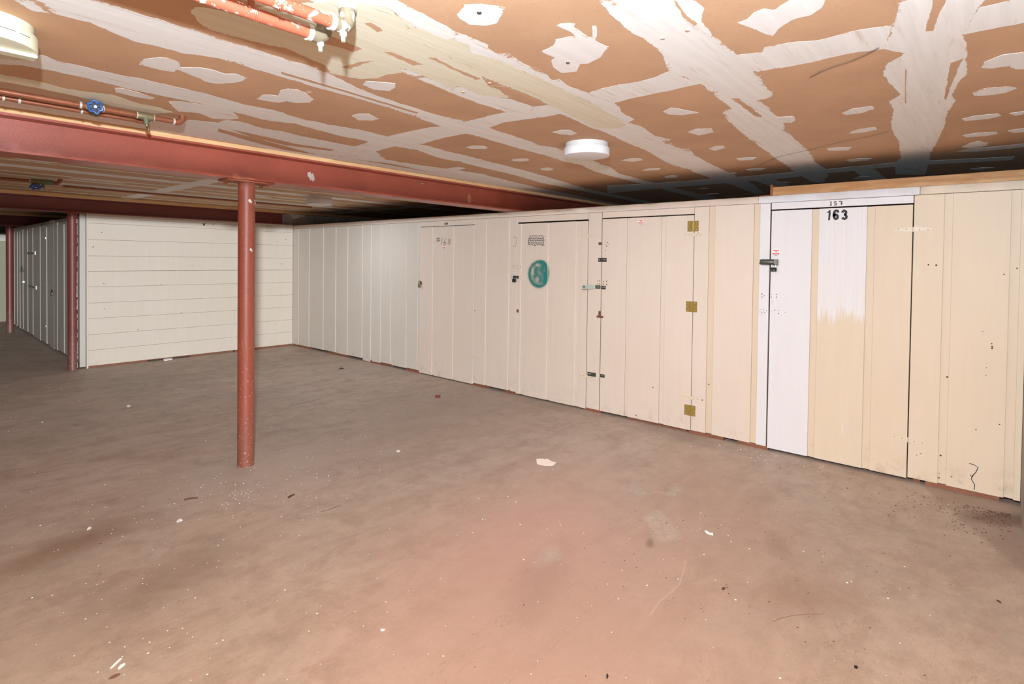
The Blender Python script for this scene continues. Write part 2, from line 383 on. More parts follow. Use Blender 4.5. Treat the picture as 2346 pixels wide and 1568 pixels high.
# ------------------------------------------------------------------ mesh helpers
class MB:
    def __init__(self): self.bm = bmesh.new()
    def box(self, x0, x1, y0, y1, z0, z1, bev=0.0):
        vs = [self.bm.verts.new((x, y, z)) for x in (x0, x1) for y in (y0, y1) for z in (z0, z1)]
        fs = [(0, 1, 3, 2), (4, 6, 7, 5), (0, 4, 5, 1), (2, 3, 7, 6), (0, 2, 6, 4), (1, 5, 7, 3)]
        ff = [self.bm.faces.new([vs[i] for i in f]) for f in fs]
        if bev:
            es = list({e for f in ff for e in f.edges})
            bmesh.ops.bevel(self.bm, geom=es, offset=bev, segments=1, affect='EDGES')
        return self
    def prism(self, pts, d, bev=0.0):
        """pts: loop of Vectors on a plane, d: extrusion vector."""
        d = Vector(d)
        a = [self.bm.verts.new(p) for p in pts]; b = [self.bm.verts.new(Vector(p)+d) for p in pts]
        n = len(pts)
        self.bm.faces.new(a); self.bm.faces.new(b[::-1])
        for i in range(n): self.bm.faces.new((a[i], b[i], b[(i+1) % n], a[(i+1) % n]))
        return self
    def lathe(self, prof, c, axis='Z', seg=32, cap=True):
        """prof: list of (r, h) along axis from c."""
        c = Vector(c); rings = []
        for r, h in prof:
            ring = []
            for k in range(seg):
                a = 2*PI*k/seg; u, v = r*math.cos(a), r*math.sin(a)
                o = {'Z': (u, v, h), 'X': (h, u, v), 'Y': (u, h, v)}[axis]
                ring.append(self.bm.verts.new(c+Vector(o)))
            rings.append(ring)
        for i in range(len(rings)-1):
            for k in range(seg):
                self.bm.faces.new((rings[i][k], rings[i][(k+1) % seg], rings[i+1][(k+1) % seg], rings[i+1][k]))
        if cap:
            self.bm.faces.new(rings[0]); self.bm.faces.new(rings[-1][::-1])
        return self
    def tube(self, pts, r, seg=10, cap=True):
        pts = [Vector(p) for p in pts]; rings = []
        rs = r if isinstance(r, (list, tuple)) else [r]*len(pts)
        ref = None
        for i, p in enumerate(pts):
            d = (pts[min(i+1, len(pts)-1)]-pts[max(i-1, 0)]).normalized()
            if ref is None:
                ref = Vector((0, 0, 1)) if abs(d.z) < 0.9 else Vector((1, 0, 0))
            u = d.cross(ref)
            if u.length < 1e-4: u = d.cross(Vector((0, 1, 0)))
            u.normalize(); v = d.cross(u); ref = u.cross(d)
            rings.append([self.bm.verts.new(p+(u*math.cos(2*PI*k/seg)+v*math.sin(2*PI*k/seg))*rs[i]) for k in range(seg)])
        for i in range(len(rings)-1):
            for k in range(seg):
                self.bm.faces.new((rings[i][k], rings[i][(k+1) % seg], rings[i+1][(k+1) % seg], rings[i+1][k]))
        if cap:
            self.bm.faces.new(rings[0][::-1]); self.bm.faces.new(rings[-1])
        return self
    def ribbon(self, pts, w, nrm, th=0.0006):
        """flat stroke of width w along pts, facing nrm."""
        nrm = Vector(nrm); pts = [Vector(p) for p in pts]; L = []; R = []
        for i, p in enumerate(pts):
            d = (pts[min(i+1, len(pts)-1)]-pts[max(i-1, 0)])
            s = d.cross(nrm)
            s = s.normalized()*w/2 if s.length > 1e-9 else Vector((0, 0, w/2))
            L.append(p+s); R.append(p-s)
        for i in range(len(pts)-1):
            q = [L[i], L[i+1], R[i+1], R[i]]
            self.prism(q, nrm*th)
        return self
    def build(self, name, mat, parent=None, smooth=False, kind=None):
        bmesh.ops.recalc_face_normals(self.bm, faces=self.bm.faces)
        me = bpy.data.meshes.new(name); self.bm.to_mesh(me); self.bm.free()
        return link_mesh(name, me, mat, parent, smooth, kind)

def link_mesh(name, me, mat, parent=None, smooth=False, kind=None):
    mats = mat if isinstance(mat, (list, tuple)) else [mat]
    if not me.materials:
        for m in mats: me.materials.append(m)
    o = bpy.data.objects.new(name, me); col.objects.link(o)
    if smooth:
        for p in me.polygons: p.use_smooth = True
        try: me.set_sharp_from_angle(angle=math.radians(40))
        except Exception: pass
    if parent:
        o.parent = parent
        o.matrix_parent_inverse = Matrix.Translation(parent.location).inverted() if tuple(parent.location) != (0, 0, 0) else Matrix()
    if kind: o['kind'] = kind
    return o
def box(name, mat, parent, x0, x1, y0, y1, z0, z1, bev=0.0, kind=None):
    return MB().box(x0, x1, y0, y1, z0, z1, bev).build(name, mat, parent, kind=kind)
def root(name, loc=(0, 0, 0), label=None, cat=None, group=None, kind=None):
    o = bpy.data.objects.new(name, None); col.objects.link(o); o.location = loc; o.empty_display_size = 0.1
    return tag(o, label, cat, group, kind)
def tag(o, label=None, cat=None, group=None, kind=None):
    if label: o['label'] = label
    if cat: o['category'] = cat
    if group: o['group'] = group
    if kind: o['kind'] = kind
    return o
def jitter_loop(pts, step, amp, seed, fine=True):
    """subdivide a closed loop of (x, y) and roughen it"""
    out = []
    n = len(pts)
    for i in range(n):
        a = Vector(pts[i]); b = Vector(pts[(i+1) % n]); k = max(1, int((b-a).length/step))
        for j in range(k):
            p = a.lerp(b, j/k)
            q = Vector((p.x*22+seed*3.1, p.y*22, seed)); w = Vector((p.x*90, p.y*90, seed+5.5))
            d = noise.noise_vector(q)*amp
            if fine: d += noise.noise_vector(w)*amp*0.55
            out.append((p.x+d.x, p.y+d.y))
    return out

# ================================================================== THE SETTING
# ---- floor, shell
fl = box('floor', M['floor'], None, -3.2, 8.0, -3.0, 18.0, -0.12, 0.0); fl['kind'] = 'structure'
for nm, a in (('wall_rear', (-3.35, -3.2, -3.0, 18.0)), ('wall_near', (-3.2, 8.0, -3.15, -3.0)),
              ('wall_outer', (8.0, 8.15, -3.0, 18.0))):
    box(nm, M['concrete'], None, a[0], a[1], a[2], a[3], 0.0, HC, kind='structure')
wn = box('wall_side', M['concrete'], None, 3.7, 8.0, -0.36, -0.15, 0.0, HC, kind='structure')
wf = box('wall_far', M['far'], None, -3.2, 1.99, 16.52, 16.62, 0.0, 1.917, kind='structure')
box('trim', M['plank'], wf, -3.2, 1.99, 16.5, 16.52, 1.78, 1.915)
box('wall_end', M['concrete'], None, -3.2, 8.0, 18.0, 18.15, 0.0, HC, kind='structure')
wc = box('wall_pier', M['concrete'], None, 4.50, 8.0, 9.07, 9.30, 0.0, 2.235, kind='structure')
mb = MB()
q = [(4.66, 2.235), (4.95, 2.235), (4.93, 2.20), (4.86, 2.195), (4.80, 2.165), (4.74, 2.15), (4.70, 2.19)]
mb.prism([Vector((x, 9.069, z)) for x, z in q], (0, -0.02, 0))
mb.build('mortar_smear', M['ragged_paint'], wc)

# ---- ceiling of separate drywall boards
ceil = root('ceiling', (0, 0, HC), kind='structure')
SX = [-3.2, -0.78, 2.29, 5.30, 8.0]
SY = [-3.0, -1.0, 0.24, 0.83, 1.63, 2.33, 3.27, 3.93]
SY2 = [4.16, 5.3, 6.5, 7.7, 8.92, 9.14, 10.4, 11.6, 12.8, 13.95, 15.2, 16.4, 18.0]
def boards(ys):
    for i in range(len(SX)-1):
        for j in range(len(ys)-1):
            box('drywall_panel', M['drywall'], ceil, SX[i]+0.0002, SX[i+1]-0.0002, ys[j]+0.0002, ys[j+1]-0.0002, HC, HC+0.013)
boards(SY); boards(SY2)
box('drywall_panel', M['drywall'], ceil, -3.2, 8.0, 3.932, 4.158, HC, HC+0.013)
box('subfloor', M['dark'], ceil, -3.35, 8.15, -3.15, 18.15, HC+0.02, HC+0.05)

CROP = {1: (0, 0, 3.91), 2: (500, 0, 3.91), 3: (1000, 0, 3.91), 4: (1500, 0, 2.773), 0: (0, 0, 1.0)}
_lvl = [0]
def ceil_pts(crop, pts):
    ox, oy, s = CROP[crop]
    out = []
    for x, y in pts:
        v = on(ox+x/s, oy+y/s, 2, HC); out.append((v.x, v.y))
    return out
def mudpoly(name, segs, mat, amp=0.006, step=0.012, rim0=0.16):
    """segs: list of (crop, [(x, y)...]) chained into one outline traced on the ceiling plane"""
    pts = []
    for c, p in segs: pts += ceil_pts(c, p)
    return mudxy(name, pts, mat, amp, step, rim0)
def mudxy(name, pts, mat, amp=0.006, step=0.012, rim0=0.16, base=None, par=None):
    _lvl[0] += 1
    loop = jitter_loop(pts, step, amp, _lvl[0]*1.7)
    z = HC-(0.0003+0.000006*_lvl[0]) if base is None else base+0.0003
    P = np.array(loop); n = len(loop)
    x0, y0 = P.min(0); x1, y1 = P.max(0)
    g = 0.03 if max(x1-x0, y1-y0) < 4 else 0.09
    xs = np.arange(x0+g/2, x1, g); ys = np.arange(y0+g/2, y1, g)
    pts2 = [Vector(p) for p in loop]
    if len(xs) and len(ys):
        X, Y = [a.ravel() for a in np.meshgrid(xs, ys)]
        ins = np.zeros(X.shape, bool); dist = np.full(X.shape, 9.0)
        for k in range(n):
            ax, ay = P[k]; bx, by = P[(k+1) % n]
            c = ((ay > Y) != (by > Y))
            with np.errstate(divide='ignore', invalid='ignore'):
                ins ^= c & (X < (bx-ax)*(Y-ay)/(by-ay if by != ay else 1e-12)+ax)
            dx, dy = bx-ax, by-ay; L = dx*dx+dy*dy+1e-12
            t = np.clip(((X-ax)*dx+(Y-ay)*dy)/L, 0, 1)
            dist = np.minimum(dist, np.hypot(X-ax-t*dx, Y-ay-t*dy))
        ok = ins & (dist > 0.011)
        pts2 += [Vector((a, b)) for a, b in zip(X[ok], Y[ok])]
    vo, eo, fo, ov, oe, of = delaunay_2d_cdt(pts2, [(k, (k+1) % n) for k in range(n)], [], 1, 1e-5)
    # distance of every result vertex to the outline
    V = np.array([(v.x, v.y) for v in vo]); rim = np.full(len(V), 9.0)
    for k in range(n):
        ax, ay = P[k]; bx, by = P[(k+1) % n]; dx, dy = bx-ax, by-ay; L = dx*dx+dy*dy+1e-12
        t = np.clip(((V[:, 0]-ax)*dx+(V[:, 1]-ay)*dy)/L, 0, 1)
        rim = np.minimum(rim, np.hypot(V[:, 0]-ax-t*dx, V[:, 1]-ay-t*dy))
    bm = bmesh.new(); lay = bm.verts.layers.float.new('rim')
    bv = [bm.verts.new((v.x, v.y, z)) for v in vo]
    for f in fo:
        try: bm.faces.new([bv[q] for q in f])
        except ValueError: pass
    for v, r in zip(bv, rim): v[lay] = float(min(1.0, rim0+r/(0.008 if base is None else 0.045)))
    be = [e for e in bm.edges if len(e.link_faces) == 1]
    r = bmesh.ops.extrude_edge_only(bm, edges=be)
    for v in r['geom']:
        if isinstance(v, bmesh.types.BMVert): v.co.z = HC+0.001 if base is None else base-0.001
    bmesh.ops.recalc_face_normals(bm, faces=bm.faces)
    me = bpy.data.meshes.new(name); bm.to_mesh(me); bm.free()
    return link_mesh(name, me, mat, par or ceil)
# seams taped and filled, traced on the ceiling plane
mudpoly('seam_fill', [(1, [(820, -10), (1100, 75), (1420, 175), (1750, 270), (2050, 370)]), (2, [(0, 345), (300, 430), (600, 530), (880, 610), (1050, 690), (1200, 765), (1400, 850), (1700, 950), (2000, 1040), (2230, 1085)]),
    (3, [(250, 1100), (480, 1150), (700, 1220), (900, 1290), (1130, 1340), (1300, 1400), (1560, 1500)]), (0, [(1420, 398), (1530, 428), (1680, 462), (1640, 466), (1480, 424), (1370, 396)]), (3, [(1290, 1480), (1130, 1445), (960, 1390), (700, 1320), (430, 1240), (230, 1190)]),
    (2, [(2040, 1150), (1800, 1060), (1500, 960), (1200, 870), (900, 790), (600, 700), (300, 610), (0, 520)]), (1, [(1640, 475), (1400, 410), (1200, 370), (1080, 320), (940, 260), (800, 200), (500, 128), (300, 100), (200, 50), (120, -10)])], M['mud'], 0.008)
mudpoly('seam_fill', [(1, [(-60, 440), (200, 480), (370, 490), (520, 545), (760, 600), (960, 650), (1240, 700), (1500, 760), (1800, 830), (2050, 900)]), (2, [(300, 950), (500, 985), (700, 1050), (1000, 1120), (1250, 1160), (1520, 1220), (1640, 1270), (1900, 1310), (2100, 1370)]),
    (3, [(0, 1330), (100, 1360), (250, 1390), (400, 1430), (600, 1480), (800, 1530), (920, 1564)]), (0, [(1350, 434), (1500, 464), (1480, 468), (1235, 418)]), (3, [(700, 1570), (400, 1500), (200, 1450), (0, 1410)]),
    (2, [(1800, 1350), (1580, 1310), (1350, 1270), (1100, 1220), (900, 1170), (700, 1110), (440, 1080), (200, 1020), (0, 975)]), (1, [(1800, 930), (1500, 870), (1300, 830), (1040, 770), (800, 710), (500, 640), (200, 590), (-60, 575)])], M['mud'], 0.008)
mudpoly('seam_fill', [(1, [(-60, 845), (0, 860), (700, 1000), (1200, 1060), (1560, 1085), (1700, 1075), (1950, 1100)]), (2, [(60, 1075), (200, 1090), (400, 1150), (580, 1180), (750, 1220), (1000, 1270), (1200, 1310), (1380, 1330), (1500, 1430), (1800, 1480), (2100, 1520), (2346, 1555)]),
    (0, [(1230, 430), (1390, 462), (1290, 458), (1100, 420), (900, 376)]), (2, [(1400, 1450), (1050, 1405), (1000, 1440), (850, 1420), (500, 1350), (0, 1240)]), (1, [(1700, 1180), (1300, 1110), (700, 1030), (-60, 890)])], M['mud'], 0.01)
mudxy('seam_fill', [(-3.1, 3.76), (0.0, 3.78), (1.2, 3.77), (3.0, 3.80), (6.0, 3.81), (7.9, 3.82), (7.9, 3.93), (-3.1, 3.93)], M['mud'], 0.008, 0.03)
mudpoly('seam_fill', [(1, [(-60, 655), (0, 665), (300, 720), (600, 800), (830, 830), (1000, 850), (1250, 930), (1420, 960), (1560, 1010), (1400, 1020), (1000, 950), (750, 880), (400, 800), (-60, 715)])], M['mud_cream'], 0.012)
mudpoly('seam_fill', [(1, [(1500, 905), (1600, 905), (1750, 925), (1950, 970), (2100, 1010), (2140, 1060), (2050, 1075), (1900, 1060), (1780, 1015), (1600, 1000)])], M['mud'], 0.01)
# cross seam one
mudpoly('seam_fill', [(2, [(1180, 1330), (1400, 1255), (1520, 1220), (1700, 1180), (1900, 1140), (2040, 1130), (2230, 1085)]), (3, [(450, 1045), (620, 1005), (880, 955), (1000, 935), (1360, 835), (1480, 790), (1650, 755), (1800, 735), (1960, 690), (2080, 640)]),
    (4, [(90, 450), (520, 350), (680, 330), (700, 300), (860, 270), (1040, 255), (1280, 195), (1500, 160), (1530, 130), (1700, 90), (2070, 45), (2200, 15), (2400, -30), (2400, 130), (2346, 145), (2100, 190), (1960, 220), (1780, 255), (1460, 310), (1260, 335), (1100, 370), (980, 400), (870, 420), (740, 440), (640, 460), (500, 490)]),
    (3, [(2300, 765), (2050, 820), (1800, 870), (1590, 925), (1110, 1020), (950, 1050), (780, 1070), (600, 1100), (450, 1150)]), (2, [(2220, 1195), (2000, 1240), (1820, 1290), (1580, 1310), (1400, 1360), (1200, 1400), (1080, 1410)])], M['mud'], 0.006)
# seam d
mudpoly('seam_fill', [(3, [(1430, -10), (1540, 100), (1690, 250), (1880, 370), (2030, 480), (2060, 600), (2080, 640)]), (4, [(90, 455), (310, 540), (360, 600), (440, 650), (490, 690), (420, 710), (470, 770), (560, 850), (650, 920), (730, 980), (830, 1050), (900, 1105), (1010, 1160), (1070, 1160), (1110, 1105), (1080, 1070), (1020, 1030), (980, 960), (910, 900), (840, 830), (800, 745), (760, 730), (720, 680), (660, 640), (740, 630), (770, 590), (720, 570), (700, 520), (650, 460), (520, 350), (480, 310), (370, 230), (300, 140), (310, 50), (230, -10)])], M['mud'], 0.006)
mudpoly('bare_streak', [(4, [(110, 0), (140, 15), (185, 80), (270, 150), (250, 165), (175, 95)])], M['drywall'], 0.006)
mudpoly('bare_streak', [(4, [(485, 625), (530, 625), (620, 690), (690, 745), (640, 740), (560, 680)])], M['drywall'], 0.006)
# seam c, older cream filler
mudpoly('seam_fill', [(2, [(1570, -10), (1700, 60), (1900, 160), (2100, 270)]), (3, [(150, 270), (330, 350), (460, 400), (450, 430), (540, 480), (650, 480), (780, 570), (930, 630), (985, 670), (1040, 720), (1100, 710), (1200, 780), (1360, 835), (1590, 925), (1640, 960), (1660, 1010), (1770, 1070), (1720, 1100), (1830, 1130), (1960, 1220), (2100, 1250), (2050, 1265), (2180, 1340), (2270, 1340), (2320, 1400)]),
    (4, [(0, 870), (110, 885), (85, 900), (160, 945), (215, 945), (260, 990), (370, 1050), (500, 1110), (620, 1170), (700, 1230), (640, 1235), (500, 1180), (370, 1140), (240, 1090), (100, 1040), (0, 990)]),
    (3, [(2200, 1520), (2050, 1450), (1900, 1360), (1730, 1290), (1470, 1170), (1370, 1140), (1250, 1080), (1110, 1020), (1000, 935), (900, 880), (640, 780), (540, 750), (400, 700), (150, 590), (0, 520)]),
    (2, [(1700, 420), (1400, 300), (1000, 100), (800, -10)])], M['mud'], 0.006)
mudpoly('filler_coat', [(2, [(1180, 20), (1500, 60), (1800, 250), (2050, 360)]), (3, [(150, 340), (280, 400), (330, 480), (560, 540), (680, 590), (900, 680), (1060, 770), (1250, 860), (1420, 940), (1600, 1050), (1700, 1120), (1600, 1150), (1440, 1150), (1300, 1080), (1150, 1010), (1030, 950), (900, 880), (640, 775), (400, 690), (150, 575), (0, 500)]), (2, [(1900, 490), (1500, 300)])], M['mud_cream'], 0.01)
mudpoly('filler_coat', [(1, [(1690, 90), (1760, 70), (1900, 75), (2100, 120)]), (2, [(400, 60), (900, 20), (1200, 0), (1600, 150), (1800, 330), (1900, 430), (2346, 640)]), (3, [(470, 760), (640, 860), (680, 860), (600, 910), (400, 935)]), (2, [(2150, 860), (1900, 750), (1650, 645), (1540, 665), (1430, 700), (1280, 710), (1150, 690), (1000, 650), (950, 590), (850, 540), (600, 430), (400, 390), (150, 330), (0, 290)]), (1, [(1900, 285), (1780, 200)])], M['mud_cream'], 0.01)
mudpoly('seam_fill', [(2, [(1620, 600), (1800, 660), (2100, 800)]), (3, [(180, 760), (400, 850), (640, 880), (880, 960), (860, 990), (620, 1005), (400, 930), (200, 850), (0, 770)]), (2, [(1850, 735), (1680, 655)])], M['mud'], 0.006)
mudpoly('bare_streak', [(2, [(935, 300), (1120, 365), (1290, 440), (1200, 465), (1090, 425), (930, 385)])], M['drywall'], 0.008)
mudpoly('bare_streak', [(2, [(1310, 205), (1360, 200), (1480, 275), (1430, 285)])], M['drywall'], 0.008)
mudpoly('bare_streak', [(2, [(1880, 515), (1950, 520), (2120, 610), (2346, 705), (2300, 715), (2080, 610)])], M['drywall'], 0.006)
mudpoly('bare_streak', [(3, [(470, 762), (560, 770), (640, 785), (760, 840), (985, 940), (880, 955), (670, 875), (660, 850)])], M['drywall'], 0.004)
mudpoly('bare_streak', [(2, [(1100, 600), (1300, 550), (1400, 540), (1250, 590), (1180, 620)])], M['drywall'], 0.008)
mudpoly('bare_streak', [(2, [(1470, 460), (1560, 470), (1840, 580), (1760, 590), (1600, 520)])], M['drywall'], 0.008)
mudpoly('bare_streak', [(2, [(100, 1155), (400, 1220), (700, 1290), (1040, 1340), (1000, 1352), (600, 1300), (300, 1230)])], M['drywall'], 0.006)
mudpoly('bare_streak', [(2, [(0, 1150), (300, 1230), (600, 1310), (880, 1385), (600, 1345), (300, 1270), (0, 1180)])], M['drywall'], 0.006)
mudpoly('bare_streak', [(2, [(560, 640), (820, 715), (1100, 800), (1400, 890), (1800, 1010), (1780, 1020), (1400, 905), (1100, 815), (800, 730), (580, 665)])], M['drywall'], 0.004)
# seam e
mudpoly('seam_fill', [(4, [(1548, -10), (1540, 80), (1520, 150), (1480, 230), (1460, 310), (1580, 340), (1530, 375), (1460, 420), (1450, 470), (1490, 530), (1560, 600), (1490, 645), (1520, 700), (1500, 780), (1510, 830), (1550, 900), (1560, 1000), (1525, 1050), (1530, 1110), (1720, 1110), (1745, 1020), (1750, 980), (1800, 890), (1840, 800), (1860, 720), (1910, 640), (1890, 600), (1930, 520), (1990, 460), (1980, 380), (1985, 300), (1960, 220), (2050, 60), (2100, -10)])], M['mud'], 0.006)
mudpoly('bare_streak', [(4, [(1765, -10), (1850, -10), (1840, 30), (1800, 110), (1770, 195), (1720, 200), (1745, 110)])], M['drywall'], 0.004)
mudpoly('bare_streak', [(4, [(1880, 400), (1960, 370), (1930, 430), (1890, 520), (1850, 640), (1840, 620), (1860, 500)])], M['drywall'], 0.004)
mudpoly('bare_streak', [(4, [(1590, 440), (1600, 445), (1595, 560), (1600, 650), (1590, 660)])], M['drywall'], 0.002)
# cross seam two and behind
mudpoly('seam_fill', [(4, [(-300, 1180), (0, 1165), (480, 1130), (880, 1095), (1100, 1075), (1560, 1030), (2290, 995), (2270, 1017), (1560, 1056), (1120, 1100), (860, 1130), (480, 1162), (0, 1200), (-300, 1230)])], M['mud'], 0.006)
mudpoly('seam_fill', [(4, [(1910, 965), (2000, 945), (2200, 928), (2346, 912), (2390, 912), (2390, 930), (2200, 950), (2050, 965)])], M['mud'], 0.004)
mudxy('seam_fill', [(5.25, 0.76), (7.8, 0.74), (7.8, 0.92), (5.3, 0.9)], M['mud'], 0.01, 0.03)
mudxy('seam_fill', [(5.25, 1.55), (7.8, 1.56), (7.8, 1.74), (5.3, 1.72)], M['mud'], 0.01, 0.03)
# seams behind the camera keep the pattern going
for y in (-1.0,):
    mudxy('seam_fill', [(-3.1, y-0.09), (7.8, y-0.09), (7.8, y+0.09), (-3.1, y+0.09)], M['mud'], 0.015, 0.05)
mudxy('seam_fill', [(-0.88, -2.9), (-0.70, -2.9), (-0.70, 3.8), (-0.88, 3.8)], M['mud'], 0.015, 0.05)
for y in (1.63, 2.33, 0.83, 0.24):
    mudxy('seam_fill', [(-3.1, y-0.08), (-0.7, y-0.08), (-0.7, y+0.08), (-3.1, y+0.08)], M['mud'], 0.015, 0.05)
# second and third bay
for y in (5.3, 6.5, 7.7, 10.4, 11.6, 12.8, 15.2, 16.4):
    mudxy('seam_fill', [(-3.1, y-0.10), (7.8, y-0.10), (7.8, y+0.10), (-3.1, y+0.10)], M['mud'], 0.02, 0.06)
random.seed(17)
for y in (4.45, 4.8, 5.7, 6.1, 6.95, 7.25, 8.05, 8.35, 8.7):
    w = random.uniform(0.02, 0.07); x0 = random.uniform(-3.0, 1.0); x1 = random.uniform(3.0, 7.5)
    mudxy('seam_fill', [(x0, y-w), (x1, y-w*0.7), (x1, y+w*0.7), (x0, y+w)], M['mud_cream'], 0.02, 0.06)
for x in (2.29, 5.30, -0.78):
    mudxy('seam_fill', [(x-0.09, 4.16), (x+0.09, 4.16), (x+0.09, 8.92), (x-0.09, 8.92)], M['mud'], 0.015, 0.05)
for k in range(26):
    x = random.uniform(-1, 7); y = random.choice((4.6, 5.9, 7.1, 8.3))+random.uniform(-0.1, 0.1)
    mudxy('plaster_patch', [(x+0.10*math.cos(a)*1.5, y+0.05*math.sin(a)) for a in [2*PI*i/10 for i in range(10)]], M['patch'], 0.006, 0.03)
# knife-filled nail patches, traced
PT = [(3, [(190, 130), (235, 70), (240, 40), (400, 35), (610, 65), (600, 110), (540, 205), (430, 230), (280, 215), (210, 165)]),
 (3, [(940, 460), (1050, 410), (1070, 355), (1180, 330), (1300, 320), (1420, 340), (1430, 370), (1535, 420), (1470, 510), (1360, 570), (1280, 575), (1255, 640), (1120, 655), (1040, 600), (1030, 540), (1060, 520)]),
 (3, [(1080, 230), (1110, 210), (1200, 205), (1240, 215), (1230, 240), (1290, 280), (1340, 322), (1240, 322), (1190, 280), (1130, 250)]),
 (3, [(1395, 235), (1430, 235), (1440, 330), (1402, 335)]),
 (4, [(530, 145), (580, 125), (630, 80), (690, 55), (760, 65), (870, -10), (1090, -10), (1060, 50), (990, 95), (880, 125), (830, 150), (740, 230), (640, 190)]),
 (1, [(1240, 575), (1290, 530), (1420, 512), (1520, 522), (1600, 555), (1620, 605), (1800, 605), (1900, 625), (2000, 660), (2110, 660), (2220, 700), (2180, 725), (2080, 745), (1950, 750), (1850, 735), (1780, 700), (1680, 660), (1600, 625), (1540, 645), (1380, 615)]),
 (1, [(1030, 790), (1100, 790), (1250, 830), (1390, 880), (1350, 890), (1200, 865), (1040, 825)]),
 (1, [(-20, 110), (30, 190), (130, 230), (230, 285), (270, 310), (300, 360), (150, 350), (-20, 330)]),
 (2, [(340, 885), (400, 850), (470, 848), (530, 860), (560, 810), (620, 795), (710, 805), (780, 830), (850, 890), (820, 920), (700, 922), (610, 905), (540, 920), (430, 905)]),
 (2, [(780, 822), (810, 812), (845, 825), (815, 833)]),
 (2, [(1195, 1035), (1260, 1020), (1350, 1020), (1435, 1065), (1390, 1080), (1260, 1078)]),
 (2, [(1290, 760), (1320, 725), (1580, 745), (1590, 780), (1530, 815), (1400, 805)]),
 (3, [(260, 1320), (330, 1305), (440, 1310), (465, 1322), (430, 1335), (310, 1332)]),
 (3, [(670, 1432), (740, 1420), (820, 1422), (830, 1438), (760, 1447), (690, 1444)]),
 (3, [(930, 1510), (1000, 1500), (1050, 1515), (1010, 1530), (940, 1525)]),
 (3, [(85, 1510), (200, 1495), (265, 1508), (200, 1522), (110, 1520)]),
 (3, [(1035, 1185), (1110, 1165), (1200, 1165), (1255, 1195), (1210, 1212), (1100, 1200)]),
 (3, [(2030, 1000), (2100, 965), (2200, 980), (2346, 1010), (2200, 1032), (2080, 1025)]),
 (3, [(1650, 1438), (1740, 1418), (1830, 1418), (1850, 1436), (1760, 1450)]),
 (3, [(1840, 1525), (1900, 1508), (2010, 1505), (1960, 1525), (1880, 1530)]),
 (4, [(210, 840), (260, 820), (360, 815), (375, 840), (280, 860)]),
 (4, [(340, 945), (380, 930), (440, 925), (445, 940), (380, 958)]),
 (4, [(1185, 720), (1260, 690), (1380, 675), (1400, 690), (1330, 715), (1220, 730)]),
 (4, [(1240, 840), (1300, 820), (1400, 808), (1415, 822), (1320, 842), (1240, 850)]),
 (4, [(780, 745), (880, 738), (900, 760), (870, 780), (800, 780)]),
 (4, [(1090, 945), (1160, 935), (1250, 935), (1230, 955), (1110, 958)]),
 (4, [(515, 1008), (590, 1000), (650, 1000), (620, 1015), (540, 1020)]),
 (4, [(1215, 1018), (1300, 1005), (1380, 1005), (1350, 1020), (1240, 1028)]),
 (4, [(580, 1078), (650, 1068), (705, 1070), (680, 1082), (600, 1086)]),
 (4, [(60, 1125), (110, 1113), (150, 1118), (130, 1130), (70, 1132)]),
 (4, [(2010, 590), (2100, 560), (2250, 548), (2300, 560), (2230, 590), (2100, 608), (2030, 608)]),
 (4, [(1950, 755), (2030, 735), (2180, 722), (2205, 735), (2120, 755), (1980, 768)]),
 (4, [(1955, 860), (2040, 845), (2170, 838), (2185, 850), (2100, 865), (1980, 872)]),
 (4, [(2240, 830), (2346, 815), (2370, 838), (2280, 845)]),
 (4, [(2075, 430), (2090, 395), (2200, 350), (2380, 325), (2380, 440), (2290, 440), (2250, 420), (2130, 435)]),
 (4, [(1950, 935), (2000, 910), (2060, 895), (2120, 910), (2110, 925), (2020, 945)]),
 (4, [(780, 1162), (820, 1156), (862, 1160), (830, 1168)]), (4, [(270, 1200), (310, 1194), (345, 1197), (300, 1205)]),
 (4, [(310, 1235), (360, 1229), (410, 1230), (350, 1240)]), (4, [(2000, 1075), (2080, 1064), (2155, 1065), (2060, 1082)]),
 (4, [(1255, 1140), (1300, 1120), (1370, 1122), (1350, 1140)]),
 (4, [(0, 1075), (40, 1070), (20, 1082)]), (4, [(460, 1105), (500, 1095), (525, 1100), (495, 1112)]),
 (4, [(2250, 720), (2346, 705), (2346, 725), (2290, 735)])]
for k, (c, p) in enumerate(PT): mudpoly('plaster_patch', [(c, p)], M['patch'], 0.004, 0.010, 0.45 if k in (2, 3) else 0.2)
# pencil line and nail dimples on the drywall
mb = MB(); mb.ribbon([v+Vector((0, 0, -0.004)) for v in (on(1500+x/2.773, y/2.773, 2, HC) for x, y in ((985, 485), (1060, 445), (1150, 410), (1250, 380), (1340, 340), (1425, 295)))], 0.004, (0, 0, -1))
mb.ribbon([v+Vector((0, 0, -0.004)) for v in (on(1500+x/2.773, y/2.773, 2, HC) for x, y in ((665, 1045), (800, 990), (1000, 945), (1180, 900), (1330, 870), (1485, 832)))], 0.004, (0, 0, -1))
mb.build('pencil_line', M['pencil'], ceil)
for px, py in ((1098, 28), (1301, 143), (1518, 86), (1575, 68), (1061, 210), (1122, 190)):
    v = on(px, py, 2, HC)
    MB().lathe([(0.008, 0.0), (0.0075, -0.003), (0.004, -0.004)], v, 'Z', 12).build('screw_dimple', M['steel_dark'] if px in (1098, 1301) else M['patch'], ceil)

